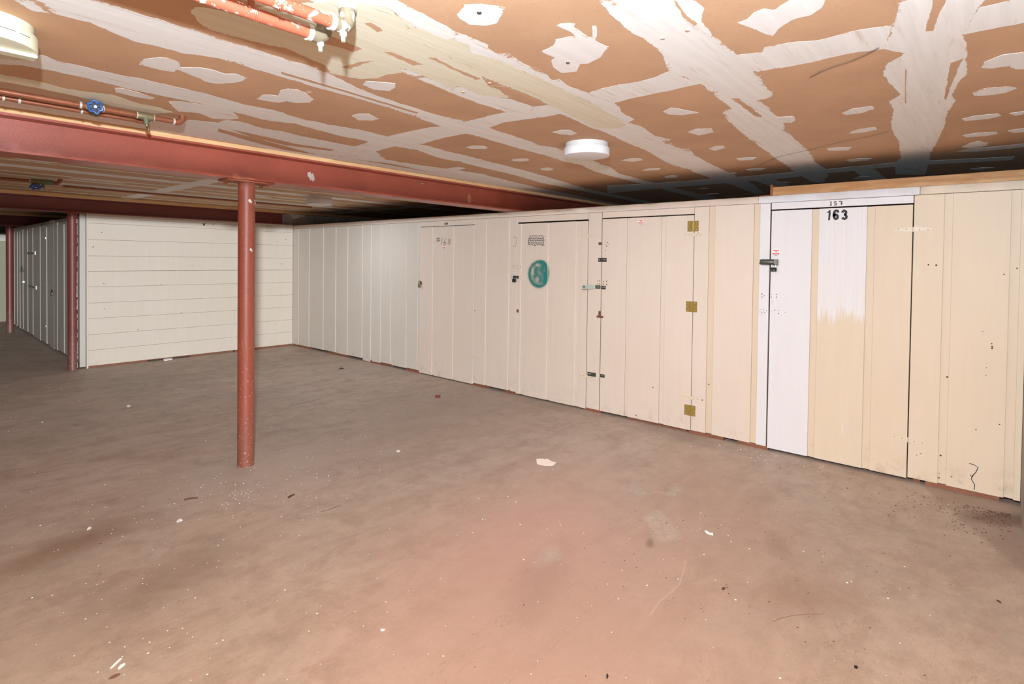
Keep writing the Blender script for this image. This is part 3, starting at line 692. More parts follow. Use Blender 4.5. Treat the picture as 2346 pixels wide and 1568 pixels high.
# ================================================================== STEEL
def ibeam(name, yc, x0, x1, z0, z1, hw, label, mat):
    t, w = 0.013, 0.009
    prof = [(-hw, z0), (hw, z0), (hw, z0+t), (w, z0+t), (w, z1-t), (hw, z1-t), (hw, z1), (-hw, z1), (-hw, z1-t), (-w, z1-t), (-w, z0+t), (-hw, z0+t)]
    r = root(name, (x0, yc, z0), label, 'beam', 'red steel beams')
    MB().prism([Vector((x0, yc+a, z)) for a, z in prof], (x1-x0, 0, 0)).build('girder', mat, r)
    MB().box(x0, x1, yc-hw+0.004, yc+hw-0.004, z1, HC, 0.002).build('nailer_strip', M['nailer'], r)
    return r
b1 = ibeam('steel_beam', 4.045, -3.2, 7.99, 2.036, 2.241, 0.105, 'nearest red oxide steel beam carried by the foreground post', M['beam'])
b2 = ibeam('steel_beam', 9.035, -3.2, 4.52, 2.040, 2.222, 0.10, 'shaded red steel beam running above the white plank partition', M['beam_shaded'])
b3 = ibeam('steel_beam', 14.15, -3.2, 2.6, 2.040, 2.225, 0.10, 'farthest shadowed red beam at the end of the left passage', M['beam_shaded'])
box('nailer_strip', M['nailer'], wc, 4.53, 8.0, 8.95, 9.13, 2.236, HC-0.001)
v = on(372, 321, 1, 4.035)
mb = MB().lathe([(0.006, 0), (0.006, -0.03)], v, 'Y', 8); mb.lathe([(0.011, -0.008), (0.011, -0.018)], v, 'Y', 6); mb.build('bolt', M['silver'], b1)
v = on(965, 421, 1, 4.035); MB().lathe([(0.008, 0), (0.008, -0.02)], v, 'Y', 8).build('bolt', M['silver'], b1)
def splash(px, py, pts, parent, mat, y):
    loop = [on(px+a, py+b, 1, y) for a, b in pts]
    MB().prism(loop, (0, -0.0015, 0)).build('paint_splash', mat, parent)
splash(713, 405, [(-9, -9), (-2, -11), (0, -5), (4, -8), (6, -2), (8, 6), (4, 12), (0, 7), (-2, 10), (-5, 2), (-8, 0)], b1, M['ragged_paint'], 4.034)
splash(1075, 455, [(-4, -8), (1, -10), (4, -4), (4, 5), (1, 12), (-3, 8), (-5, 0)], b1, flat('smeared_tan_paint', srgb(190, 132, 104), 0.6), 4.034)

def lally(name, x, y, r, ztop, label, pl=0.165, mat='post'):
    o = root(name, (x, y, 0), label, 'post', 'red steel pipe posts')
    MB().lathe([(r*1.03, 0), (r, 0.006), (r, ztop-0.012)], (x, y, 0), 'Z', 40).build('shaft', M[mat], o, True)
    if True:
        bm = MB().box(x-pl, x+pl, y-0.075, y+0.075, ztop-0.012, ztop, 0.002); bm.build('cap_plate', M['rusty'], o)
        for sx in (-pl+0.04, pl-0.04):
            for sy in (-0.05, 0.05):
                MB().lathe([(0.016, 0), (0.016, -0.010), (0.012, -0.012), (0.012, -0.016)], (x+sx, y+sy, ztop-0.012), 'Z', 6).build('bolt', M['rusty'], o)
    return o
p1 = lally('steel_post', 1.762, 4.045, 0.0555, 2.036, 'red oxide steel pipe post standing alone in the foreground')
p2 = lally('steel_post', 1.715, 9.03, 0.052, 2.040, 'red post with ragged white paint at the corner of the plank partition', 0.07, 'post_shaded')
p3 = lally('steel_post', 1.735, 14.15, 0.055, 2.040, 'farthest red post in the dim passage at the left edge', 0.165, 'post_shaded')
# chipped paint on the near post and a dark brown sliver
mb = MB()
def post_pt(px, py, r):
    """point on the near post's surface seen at this pixel"""
    d = Vector(ray(px, py).tolist()).normalized(); o = Vector(CAM.tolist())-Vector((1.762, 4.045, 0))
    a = d.x**2+d.y**2; b = 2*(o.x*d.x+o.y*d.y); c = o.x**2+o.y**2-r*r; D = max(0, b*b-4*a*c)
    t = (-b-math.sqrt(D))/(2*a); return Vector(CAM.tolist())+d*t
for pts, m in (([(568, 458), (573, 456), (577, 462), (583, 458), (586, 466), (582, 470), (576, 466), (570, 463)], 'ragged_paint'),
               ([(574, 568), (577, 571), (579, 577), (575, 576), (572, 572)], 'ragged_paint'),
               ([(553, 772), (556, 782), (562, 800), (565, 822), (564, 838), (559, 818), (553, 796)], 'rusty')):
    loop = [post_pt(a, b, 0.0562) for a, b in pts]
    d = Vector((-0.4, -0.91, 0))*0.0008
    MB().prism(loop, d).build('paint_chip', M[m], p1)
# white ragged paint edge left on the corner post
mb = MB()
zz = 0.02
random.seed(3)
while zz < 2.0:
    h = random.uniform(0.05, 0.18); w = random.uniform(0.004, 0.018)
    y0 = 9.03-0.052
    for k in range(2):
        a0 = -0.72+random.uniform(0, 0.22)
        c = [Vector((1.715+0.0535*math.cos(a0+da), 9.03+0.0535*math.sin(a0+da), zz+dz)) for da, dz in ((-0.25*w/0.018, 0.01), (0.25, 0), (0.25, h), (-0.18*w/0.018, h*0.8), (-0.05, h*0.45))]
        mb.prism(c, (-0.001, -0.001, 0))
    zz += h+random.uniform(-0.01, 0.06)
mb.build('paint_remnant', M['ragged_paint'], p2)

# ================================================================== PLANK PARTITION AT THE BACK
wb = root('wall_back', (1.87, PY, 0), kind='structure')
zs = [0.028, 0.235, 0.442, 0.655, 0.862, 1.074, 1.282, 1.484, 1.699, 1.916, 1.99, 2.045]
random.seed(11)
for a, b in zip(zs[:-1], zs[1:]):
    dy = random.uniform(-0.0015, 0.0015)
    box('plank', M['plank'], wb, 1.875, 4.698, PY+dy, PY+0.02, a+(0.0026 if a == 1.282 else 0.0010), b-0.0010, 0.0016)
box('backing_board', M['dirt'], wb, 1.875, 4.68, PY+0.021, PY+0.04, 0.03, 2.03)
box('corner_trim', M['plank'], wb, 1.855, 1.874, PY-0.012, PY+0.06, 0.0, 2.05, 0.002)
box('corner_trim', M['grey_board'], wb, 1.79, 1.853, PY+0.03, PY+0.06, 0.02, 2.04, 0.002)
box('sill', M['sill'], wb, 1.875, 2.55, PY+0.004, PY+0.05, 0.0, 0.028)
box('sill', M['sill'], wb, 3.10, 3.72, PY+0.006, PY+0.05, 0.0, 0.026)
box('sill', M['sill'], wb, 3.75, 4.69, PY+0.003, PY+0.05, 0.0, 0.030)
box('sill', M['sill'], wb, 2.55, 3.10, PY+0.025, PY+0.05, 0.012, 0.028)
# a small black v and nicks on the planks
mb = MB()
P = lambda x, y: on(x, y, 1, PY-0.002)
mb.ribbon([P(464.5, 512), (P(466, 514.5)), P(467.5, 517.5)], 0.012, (0, -1, 0)); mb.ribbon([P(467.5, 517.5), P(469, 514), P(470, 511.5)], 0.010, (0, -1, 0))
mb.build('letter_mark', M['ink'], wb)
mb = MB()
for px, py in ((646, 604), (645, 606), (655, 549), (488, 515), (489, 513), (233, 533), (214, 565), (213, 567), (440, 610), (238, 650), (370, 652), (240, 708), (316, 755), (415, 717), (560, 520), (612, 517), (614, 519), (600, 518), (622, 518)):
    v = P(px, py); mb.box(v.x-0.006, v.x+0.006, v.y-0.001, v.y+0.003, v.z-0.004, v.z+0.004)
mb.build('nail_holes', M['dirt'], wb, kind='stuff')

# ================================================================== LOCKER WALL ALONG THE RIGHT
wr = root('wall_right', (LX, 4.4, 0), kind='structure')
ZT, ZB = 1.978, 0.028
def board(parent, ya, yb, z0, z1, mat, x0=LX, name='board', bev=0.002, th=0.011):
    """a raised siding board between two grooves; ya, yb in either order"""
    y0, y1 = min(ya, yb), max(ya, yb)
    if y1-y0 < 0.004: return None
    o = box(name, [mat, M['groove_edge']], parent, x0, x0+th, y0, y1, z0, z1, min(bev, (y1-y0)*0.3))
    if y1 < 3.3:
        for f in o.data.polygons:
            if abs(f.normal.y) > 0.9: f.material_index = 1
    return o
def sheet(parent, ya, yb, z0, z1, mat, x0=LX+0.0105):
    return box('backing_sheet', mat, parent, x0, x0+0.008, min(ya, yb), max(ya, yb), z0, z1)
G = 0.040
gl = [8.816, 8.472, 8.037, 7.68, 7.352, 6.97, 6.755, 6.522, 6.291, 5.948, 5.712]
y_hi = 8.99
random.seed(5)
for i, g in enumerate(gl):
    board(wr, y_hi, g, ZB+random.uniform(-0.02, 0.012), ZT, M['cream_left'])
    y_hi = g-(G if i != 5 else 0.03)
board(wr, y_hi, 5.664, ZB, ZT, M['cream_left'])
sheet(wr, 8.99, 5.664, ZB+0.005, ZT, M['cream_left'])
DOORS = []   # y hi, y lo, z bottom, z top
D1 = (5.662, 4.676, 0.012, 1.908); D2 = (4.004, 3.080, 0.014, 1.900); D3 = (2.914, 1.988, 0.024, 1.910); D4 = (1.352, 0.436, 0.020, 1.915)
# wall between door 1 and door 2
S = [(4.672, 4.481), (4.446, 4.127), (4.086, 4.008)]
for a, b in S: board(wr, a, b, ZB, ZT, M['cream'])
sheet(wr, 4.672, 4.008, ZB+0.004, ZT, M['cream'])
# between door 2 and 3: a flat stile
board(wr, 3.074, 2.922, ZB-0.002, ZT, M['cream'], th=0.019)
# between door 3 and 4
S = [(1.984, 1.856), (1.803, 1.486)]
for a, b in S: board(wr, a, b, ZB, ZT, M['cream'])
board(wr, 1.440, 1.362, ZB, ZT, M['white'])
sheet(wr, 1.984, 1.362, ZB+0.004, ZT, M['cream_old'])
# right of door 4
S = [(0.430, 0.264), (0.220, -0.069), (-0.114, -0.148)]
for a, b in S: board(wr, a, b, ZB, ZT, M['cream_old'])
sheet(wr, 0.430, -0.148, ZB+0.004, ZT, M['cream_old'])
# headers over the doors
for d, m in ((D1, 'cream'), (D2, 'cream'), (D3, 'cream'), (D4, 'white')):
    gap = 0.006 if d is D1 else (0.014 if d is D2 else 0.010)
    board(wr, d[0]+0.002, d[1]-0.002, d[3]+gap, ZT, M[m], name='header_board')
# cap trim along the top
for a, b, m in ((8.995, 5.40, 'cream'), (5.398, 1.455, 'cream'), (1.453, 0.40, 'white'), (0.398, -0.148, 'cream_old')):
    box('cap_trim', M[m], wr, LX-0.006, LX+0.03, b, a, ZT+0.002, 2.034, 0.002)
# sills, partly missing, red brown
for a, b in ((8.99, 8.45), (7.85, 7.40), (6.93, 6.30), (5.95, 5.66), (4.70, 4.45), (4.16, 3.98), (3.09, 2.90), (2.0, 1.70), (1.58, 1.345), (0.33, -0.05)):
    box('sill', M['sill'], wr, LX+0.004, LX+0.09, b, a, 0.0, 0.030)
for a, b in ((2.62, 2.03),):
    box('sill', M['sill'], wr, LX+0.02, LX+0.06, b, a, 0.0, 0.016)
for i in range(10):    # studs behind the siding
    y = (8.9, 7.9, 6.9, 5.72, 4.63, 4.06, 3.0, 1.93, 1.41, 0.38)[i]
    box('stud', M['sill'], wr, LX+0.022, LX+0.11, y-0.02, y+0.02, 0.0, 1.98)
box('top_plate', M['sill'], wr, LX+0.022, LX+0.11, -0.148, 8.99, 1.98, 2.02)

def door(n, D, grooves, mats, hinge_hi=False):
    r = root('door_%d' % n, (LX, D[1], 0), kind='structure')
    cur = D[0]
    for i, (a, b) in enumerate(grooves+[(D[1], None)]):
        board(r, cur, a, D[2], D[3], mats[i], x0=LX-0.004 if n == 1 else LX-0.001, th=0.013)
        if n == 4 and col.objects[-1].parent is r: col.objects[-1]['label'] = ('freshly white painted board', 'board rolled white down to a ragged edge', 'old cream board')[i]
        if b is not None: cur = b
    sheet(r, D[0]-0.001, D[1]+0.001, D[2]+0.002, D[3]-0.001, M['cream_old'] if n == 4 else mats[0], x0=LX+0.008)
    return r
C = M['cream']
d1 = door(1, D1, [(5.419, 5.385), (5.032, 4.996)], [C, C, C])
d2 = door(2, D2, [(3.950, 3.893), (3.581, 3.529), (3.222, 3.163)], [C, C, C, C])
d3 = door(3, D3, [(2.642, 2.611), (2.290, 2.248)], [C, C, C])
d4 = door(4, D4, [(1.060, 1.014), (0.703, 0.656)], [M['white'], M['half'], M['cream_old']])

# ---- lettering and marks painted or pencilled on the doors
XF = LX-0.0042
def stroke_mark(name, parent, lines, w, mat, dx=-0.0042, jit=0.0):
    mb = MB()
    for ln in lines:
        pts = [LW(a+random.uniform(-jit, jit), b+random.uniform(-jit, jit), dx) for a, b in ln]
        mb.ribbon(pts, w, (-1, 0, 0), 0.0004)
    return mb.build(name, mat, parent)
def arc(cx, cy, rx, ry, a0, a1, n=14):
    return [(cx+rx*math.cos(math.radians(a0+(a1-a0)*i/n)), cy+ry*math.sin(math.radians(a0+(a1-a0)*i/n))) for i in range(n+1)]
def C7(pts, ox=900, oy=490, s=7.467): return [(ox+a/s, oy+b/s) for a, b in pts]
# "#168" in pencil on the first door
num168 = [C7([(770, 400), (772, 440), (768, 480)]), C7([(795, 400), (797, 440), (793, 480)]), C7([(748, 428), (782, 430), (815, 424)]), C7([(750, 462), (782, 464), (815, 458)]),
          C7([(850, 420), (845, 470), (840, 528)]),
          C7([(910, 430), (890, 460), (876, 495), (882, 525), (900, 530), (918, 512), (912, 490), (895, 485), (880, 497)]),
          C7([(985, 435), (962, 430), (950, 450), (965, 475), (985, 495), (988, 515), (965, 525), (945, 512), (955, 490), (980, 465), (992, 445), (980, 432)])]
stroke_mark('door_number', d1, num168, 0.0065, M['pencil'], -0.0046)
# small "168" on the header
sm = [C7([(888, 160), (888, 186)]), C7([(915, 152), (905, 168), (904, 182), (912, 184), (917, 174), (907, 170)]), C7([(936, 152), (928, 156), (926, 162), (938, 168), (938, 178), (928, 180), (927, 170), (936, 162), (937, 154)])]
stroke_mark('header_number', wr, sm, 0.010, M['ink'], -0.0006)
# "157" above and "163" on the fourth door
def C3(pts): return [(1760+a/6.703, 440+b/6.703) for a, b in pts]
stroke_mark('header_number', wr, [C3([(948, 155), (966, 146), (962, 205)]), C3([(948, 205), (975, 203)]),
    C3([(1048, 146), (1018, 148), (1014, 172), (1040, 170), (1052, 184), (1040, 200), (1012, 203)]), C3([(1090, 150), (1100, 142), (1136, 148), (1128, 172), (1126, 200)]), C3([(1112, 172), (1140, 170)])], 0.0075, M['pencil'], -0.0006)
def stencil(parent):
    mb = MB()
    def poly(pts): mb.prism([LW(a, b, -0.0016) for a, b in C3(pts)], (-0.0004, 0, 0))
    def rb(pts, w): mb.ribbon([LW(a, b, -0.0016) for a, b in C3(pts)], w, (-1, 0, 0), 0.0004)
    k = 0.00041   # metres per crop pixel at that wall
    poly([(905, 310), (925, 300), (932, 285), (955, 275), (960, 330), (952, 390), (948, 434), (918, 436), (925, 380), (930, 318), (908, 322)])
    rb([(1072, 318), (1068, 292), (1045, 285), (1022, 296), (1014, 330), (1012, 370), (1018, 402), (1036, 418), (1056, 412), (1066, 392), (1064, 366), (1050, 350), (1030, 352), (1016, 366)], 0.017)
    rb([(1014, 330), (1012, 380)], 0.019)
    rb([(1140, 318), (1146, 298), (1168, 290), (1192, 298), (1198, 320), (1186, 340), (1166, 346)], 0.017)
    rb([(1166, 346), (1190, 356), (1202, 380), (1196, 404), (1176, 416), (1150, 408), (1140, 392)], 0.017)
    rb([(1152, 276), (1172, 270)], 0.004)
    mb.build('door_number', M['ink'], parent)
stencil(d4)
# crossed-out scribble on the second door
def C8(pts): return [(1160+a/9.8, 520+b/9.8) for a, b in pts]
rows = [200, 258, 304, 358, 402]; scr = []
random.seed(21)
for i, y in enumerate(rows):
    x0 = (530, 510, 488, 498, 490)[i]
    scr.append(C8([(x, y+random.uniform(-6, 6)+(8 if i == 4 and 620 < x < 680 else 0)) for x in range(x0, 855, 30)]))
for i in range(4):
    x = (530, 510, 490, 500)[i]; z = []
    up = True
    while x < 850:
        z.append((x, rows[i] if up else rows[i+1])); x += 27; up = not up
    scr.append(C8(z))
scr += [C8([(530, 200), (510, 260), (490, 310), (505, 360), (490, 395)]), C8([(855, 215), (830, 250), (852, 300), (835, 350), (850, 420), (790, 425)]), C8([(630, 430), (665, 410), (655, 395)])]
stroke_mark('scribble', d2, scr, 0.0042, M['ink'], -0.0016)
stroke_mark('pencil_outline', d2, [C8([(150, 230), (235, 228), (225, 330), (210, 435), (140, 430)])], 0.0035, M['dirt'], -0.0014)
# green sprayed swirl: density map from strokes
def spray(parent):
    strokes = [([(865, 800), (780, 775), (690, 790), (600, 850), (535, 950), (515, 1060), (530, 1170), (590, 1270), (680, 1330), (760, 1345), (850, 1310), (910, 1240)], 26, 0.75),
               ([(900, 830), (905, 950), (900, 1080), (890, 1200), (870, 1250)], 26, 1.0), ([(935, 830), (955, 940), (950, 1080), (930, 1200)], 16, 0.7),
               ([(780, 800), (840, 790), (850, 850), (820, 900), (822, 940)], 30, 1.0), ([(850, 1060), (870, 1150), (850, 1240)], 30, 0.75),
               ([(690, 920), (660, 1010), (690, 1080), (640, 1110)], 32, 0.6), ([(760, 960), (800, 1000), (830, 1040)], 22, 0.55), ([(760, 1120), (775, 1180), (760, 1220)], 28, 0.55), ([(620, 1300), (700, 1340), (800, 1330)], 34, 0.35)]
    n = 64
    xs = np.linspace(440, 1010, n); ys = np.linspace(690, 1410, n)
    X, Y = np.meshgrid(xs, ys)
    den = np.zeros_like(X)
    for pts, w, a in strokes:
        best = np.full(X.shape, 1e9)
        for (x0, y0), (x1, y1) in zip(pts[:-1], pts[1:]):
            dx, dy = x1-x0, y1-y0
            t = np.clip(((X-x0)*dx+(Y-y0)*dy)/(dx*dx+dy*dy), 0, 1)
            best = np.minimum(best, np.hypot(X-x0-t*dx, Y-y0-t*dy))
        s = a/(1+(best/w)**3.2)
        den = 1-(1-den)*(1-np.clip(s, 0, 1))
    r = np.hypot((X-720)/215, (Y-1055)/295)
    den = 1-(1-den)*(1-0.42*np.clip((1.05-r)*4, 0, 1))
    den *= 1-0.9*np.exp(-((X-932)/7)**2)*(Y > 800)*(Y < 1250)
    den *= 1-0.7*np.exp(-((X-700)/45)**2-((Y-860)/40)**2)
    den *= 1-0.75*np.exp(-((X-590)/28)**2-((Y-1000)/110)**2)
    den *= 1-0.6*np.exp(-((X-700)/30)**2-((Y-1190)/60)**2)
    den *= np.clip((1.28-r)*4, 0, 1)
    me = bpy.data.meshes.new('spray_mark')
    vts = [tuple(LW(1160+x/9.8, 520+y/9.8, -0.0018)) for y in ys for x in xs]
    fc = [(j*n+i, j*n+i+1, (j+1)*n+i+1, (j+1)*n+i) for j in range(n-1) for i in range(n-1)]
    me.from_pydata(vts, [], fc)
    at = me.attributes.new('spray_amount', 'FLOAT', 'POINT'); at.data.foreach_set('value', den.ravel().astype(np.float32))
    o = link_mesh('spray_mark', me, M['spray'], parent); o['label'] = 'smeared green spray paint swirl'
spray(d2)
# dark squiggle and holes on the right end
def C5(pts): return [(1700+a/3.6316, 780+b/3.6316) for a, b in pts]
stroke_mark('scratch', wr, [C5([(1890, 1025), (1925, 1035), (1965, 1058), (1945, 1100), (1915, 1130), (1908, 1158), (1935, 1200), (1932, 1245)]), C5([(1900, 1120), (1912, 1145), (1925, 1120)])], 0.0045, M['ink'], -0.0006)
mb = MB()
def hole(px, py, r): 
    v = LW(px, py, -0.0012); mb.lathe([(r, 0), (r*0.8, -0.0006)], v, 'X', 8)
for px, py, r in ((2272, 788, .004), (2273, 795, .006), (2273, 799, .005), (2260, 833, .002), (2260, 843, .003), (2259, 860, .003), (2290, 973, .004), (2236, 985, .004), (2252, 760, .003), (2300, 629, .004), (2330, 615, .004),
                  (2127, 607, .005), (2145, 608, .006), (1600, 535, .005), (1606, 538, .006), (1591, 535, .005), (1589, 911, .005), (1594, 915, .006), (1609, 917, .006),
                  (1746, 674, .005), (1751, 678, .004), (1746, 681, .004), (1767, 675, .003), (1779, 675, .004), (1767, 681, .004), (1779, 681, .004), (1770, 692, .003), (1775, 711, .004), (1784, 712, .003), (1784, 719, .004), (1799, 716, .003), (1767, 713, .003),
                  (1744, 710, .003), (1749, 709, .003), (1741, 715, .003), (1746, 716, .003), (1752, 717, .004), (1744, 720, .003), (1749, 713, .003), (1756, 712, .003),
                  (1369, 644, .005), (1374, 644, .006), (1369, 650, .005), (1374, 651, .006), (1383, 645, .006), (1390, 645, .007), (1383, 651, .006), (1390, 652, .007),
                  (1388, 553, .004), (1392, 556, .005), (1386, 560, .004), (1390, 564, .006), (1395, 560, .004), (1388, 574, .004), (1176, 609, .005), (1179, 611, .004), (1176, 614, .005), (1185, 609, .005), (1186, 615, .005), (1192, 610, .005), (1192, 614, .005), (1193, 634, .004), (1193, 640, .004), (1172, 634, .004), (1172, 639, .004),
                  (1088, 712, .007), (1090, 636, .004), (2110, 1040, .004), (2105, 1012, .004), (2100, 1043, .003), (2155, 1044, .006), (2151, 1095, .005), (2170, 864, .006), (1496, 888, .006), (1624, 881, .006), (1457, 952, .006)):
    hole(px, py, r)
mb.build('screw_holes', M['dirt'], wr, kind='stuff')
# painted-over scuffs of white on the unpainted strips of door four
stroke_mark('paint_fleck', d4, [C5([(838, 690), (833, 735), (836, 778)])], 0.006, M['white'], -0.002)

# ---- stickers
def sticker(parent, px, py, w, h, dx):
    v = LW(px, py, dx); o = MB().box(v.x-0.0005, v.x, v.y-w/2, v.y+w/2, v.z-h/2, v.z+h/2).build('sticker', M['paper'], parent)
    mb = MB(); 
    mb.box(v.x-0.0009, v.x-0.0005, v.y-w*0.42, v.y+w*0.42, v.z+h*0.20, v.z+h*0.40)
    mb.box(v.x-0.0009, v.x-0.0005, v.y-w*0.47, v.y+w*0.47, v.z-h*0.46, v.z-h*0.16)
    mb.box(v.x-0.0009, v.x-0.0005, v.y-w*0.22, v.y+w*0.22, v.z-h*0.02, v.z+h*0.09)
    mb.build('red_print', M['red'], o)
    mb = MB(); mb.box(v.x-0.0012, v.x-0.0009, v.y-w*0.32, v.y+w*0.28, v.z-h*0.34, v.z-h*0.29); mb.build('white_print', M['paper'], o)
    mb = MB(); mb.box(v.x-0.0006, v.x, v.y-w*0.2, v.y+w*0.2, v.z-h*0.66, v.z-h*0.60); mb.build('small_print', M['pencil'], o)
    o['label'] = 'red and white warning sticker'
sticker(d1, 1018, 565, 0.060, 0.040, -0.0045)
sticker(d3, 1468.5, 508, 0.050, 0.036, -0.0015)
sticker(d4, 1778, 578, 0.052, 0.040, -0.0015)

# ---- hinges
def butt_hinge(parent, px, py):
    v = LW(px, py, -0.001); w, h = 0.050, 0.092
    r = bpy.data.objects.new('hinge', None); col.objects.link(r); r.parent = parent; r.location = v; r.empty_display_size = 0.05
    r.matrix_parent_inverse = Matrix.Translation(parent.location).inverted()
    r['label'] = 'brass butt hinge'
    for s in (-1, 1):
        MB().box(v.x-0.003, v.x, v.y+min(s*0.004, s*w), v.y+max(s*0.004, s*w), v.z-h/2, v.z+h/2, 0.001).build('leaf', M['brass'], r)
        mb = MB()
        for dz in (-0.34, 0, 0.34):
            yy = v.y+s*w*(0.84 if dz == 0 else 0.62)
            mb.lathe([(0.0045, -0.003), (0.004, -0.0045), (0.002, -0.005)], (v.x, yy, v.z+dz*h), 'X', 8)
        mb.build('screws', M['silver'], r, kind='stuff')
    mb = MB()
    for k in range(5):
        z0 = v.z-h/2+k*h/5
        mb.lathe([(0.0055, z0+0.0006-v.z), (0.0055, z0+h/5-0.0006-v.z)], (v.x-0.004, v.y, v.z), 'Z', 10)
    mb.build('knuckle', M['brass'], r, True)
for px, py in ((1588, 518.5), (1584.5, 703), (1580.5, 940.5)): butt_hinge(d3, px, py)
def strap_hinge(parent, px, py, half, h, dx=-0.001):
    v = LW(px, py, dx)
    o = MB().prism([Vector((v.x, v.y+a*half, v.z+b*h)) for a, b in ((1, -0.2), (0.05, -0.5), (-0.05, -0.5), (-1, -0.2), (-1, 0.2), (-0.05, 0.5), (0.05, 0.5), (1, 0.2))], (-0.003, 0, 0)).build('strap_hinge', M['hinge_paint'], parent)
    mb = MB()
    for k in range(3): mb.lathe([(0.005, -h/2+k*h/3+0.001), (0.005, -h/2+(k+1)*h/3-0.001)], (v.x-0.004, v.y, v.z), 'Z', 8)
    mb.build('knuckle', M['hinge_paint'], o, True)
    mb = MB()
    for a in (-0.8, -0.35, 0.35, 0.8): mb.lathe([(0.004, -0.003), (0.003, -0.0045)], (v.x, v.y+a*half, v.z+0.004*(1 if a > 0 else -1)), 'X', 8)
    mb.build('screws', M['groove_edge'], o, kind='stuff')
strap_hinge(d4, 2091.5, 526, 0.105, 0.034); strap_hinge(d4, 2080.5, 1008, 0.10, 0.034)
strap_hinge(d3, 1588.5, 538, 0.085, 0.028); strap_hinge(d3, 1580.5, 911.5, 0.085, 0.028)
strap_hinge(d2, 1349, 540, 0.085, 0.028); strap_hinge(d2, 1343, 863, 0.085, 0.028)
strap_hinge(d1, 1086.5, 545, 0.08, 0.026, -0.0045); strap_hinge(d1, 1085, 818, 0.08, 0.026, -0.0045)

# ---- hasps and latches (fixed to door or stile)
def plate(name, parent, x0, y0, x1, y1, mat, dx=-0.001, th=0.003, slots=()):
    a = LW(x0, y0, dx); b = LW(x1, y1, dx)
    o = MB().box(dx+LX-th, dx+LX, b.y, a.y, b.z, a.z, 0.0008).build(name, mat, parent)
    for (u0, v0, u1, v1) in slots:
        p = LW(u0, v0, dx); q = LW(u1, v1, dx)
        MB().box(dx+LX-th-0.0012, dx+LX-th+0.0005, q.y, p.y, q.z, p.z).build('slot', M['silver'], o)
    return o
plate('hasp', d3, 1371.5, 591, 1390, 600, M['steel_dark'], -0.001, 0.008, ((1373, 594, 1375.5, 596.5), (1383.5, 594.5, 1389, 596)))
hs = plate('hasp_staple', d3, 1378.5, 655, 1388, 663.5, M['steel_dark'], -0.001, 0.006, ((1381, 658, 1387, 659.5),))
hb = plate('hasp_hinge', wr, 1364.5, 653.5, 1376, 662.5, M['steel'], -0.001, 0.006, ((1369.5, 657, 1372, 659),))
a = LW(1363.5, 658, -0.006)
bar = MB().prism([Vector((a.x, a.y, a.z+0.020)), Vector((a.x-0.05, a.y+0.115, a.z+0.018)), Vector((a.x-0.05, a.y+0.115, a.z-0.024)), Vector((a.x, a.y, a.z-0.020))], (0.002, 0.002, 0)).build('hasp_strap', M['steel'], wr)
MB().prism([Vector((a.x-0.0385, a.y+0.088, a.z+0.004)), Vector((a.x-0.0485, a.y+0.108, a.z+0.004)), Vector((a.x-0.0485, a.y+0.108, a.z-0.006)), Vector((a.x-0.0385, a.y+0.088, a.z-0.006))], (-0.003, -0.001, 0)).build('slot', M['dark'], bar)
plate('hasp', wr, 1346.5, 852, 1365.5, 864, M['steel_dark'], -0.001, 0.005, ((1348, 854.5, 1355, 858),))
plate('hasp_staple', d3, 1375.5, 857, 1385.5, 866, M['steel_dark'], -0.001, 0.006, ((1378, 860, 1384, 862),))
plate('rusted_latch', wr, 1371.5, 555.5, 1378.5, 561.5, M['rust'], -0.0005, 0.004)
o = plate('rusted_latch', wr, 1371.5, 713, 1376, 724.5, M['rust'], -0.0005, 0.005)
plate('crossbar', o, 1367.5, 723, 1382, 729, M['rust'], -0.0005, 0.006)
plate('rusted_latch', d2, 1184, 709, 1188.5, 716.5, M['rust'], -0.0005, 0.004)
# door four: shrouded hasp
a = LW(1744, 600.5, -0.001); b = LW(1776, 600.5, -0.001)
o = MB().lathe([(0.019, 0.0), (0.022, 0.004), (0.022, a.y-b.y-0.01), (0.020, a.y-b.y)], (LX-0.022, b.y, a.z), 'Y', 16).build('hasp', M['steel_dark'], d4, True)
MB().lathe([(0.017, -0.001), (0.017, 0.005)], (LX-0.022, a.y, a.z), 'Y', 14).build('end_cap', M['silver'], o)
MB().box(LX-0.03, LX-0.001, b.y-0.026, b.y+0.004, a.z-0.024, a.z+0.022, 0.003).build('shackle_plate', M['steel'], o)
# door two hasp, door one hasp
plate('hasp', d2, 1176.5, 632, 1189, 638.5, M['steel_dark'], -0.001, 0.008, ((1182, 635, 1184.5, 637.5),))
plate('hasp', d1, 962.5, 645, 967, 653, M['rust'], -0.004, 0.005)

# ---- padlocks: things of their own
def padlock(c, w, h, th, body, shackle, sh, label, axis='Y', bar=None):
    c = Vector(c)
    r = root('padlock', c, label, 'padlock', 'padlocks on the locker doors')
    if axis == 'Y': MB().box(c.x-th/2, c.x+th/2, c.y-w/2, c.y+w/2, c.z-h/2, c.z+h/2, min(w, h, th)*0.18).build('body', body, r)
    pts = [Vector((0, -w*0.32, h/2-0.002))]
    pts += [Vector((0, -w*0.32, h/2+sh*0.55))]
    for k in range(7):
        an = PI*k/6; pts.append(Vector((0, -w*0.32*math.cos(an), h/2+sh*0.55+sh*0.45*math.sin(an))))
    pts += [Vector((0, w*0.32, h/2-0.002))]
    MB().tube([c+p for p in pts], w*0.09, 8).build('shackle', shackle, r, True)
    if bar:
        for y0, y1 in bar:
            MB().box(c.x-th/2-0.001, c.x-th/2+0.001, c.y-w*y1, c.y-w*y0, c.z-h*0.25, c.z-h*0.08).build('white_lettering', M['silver'], r)
    return r
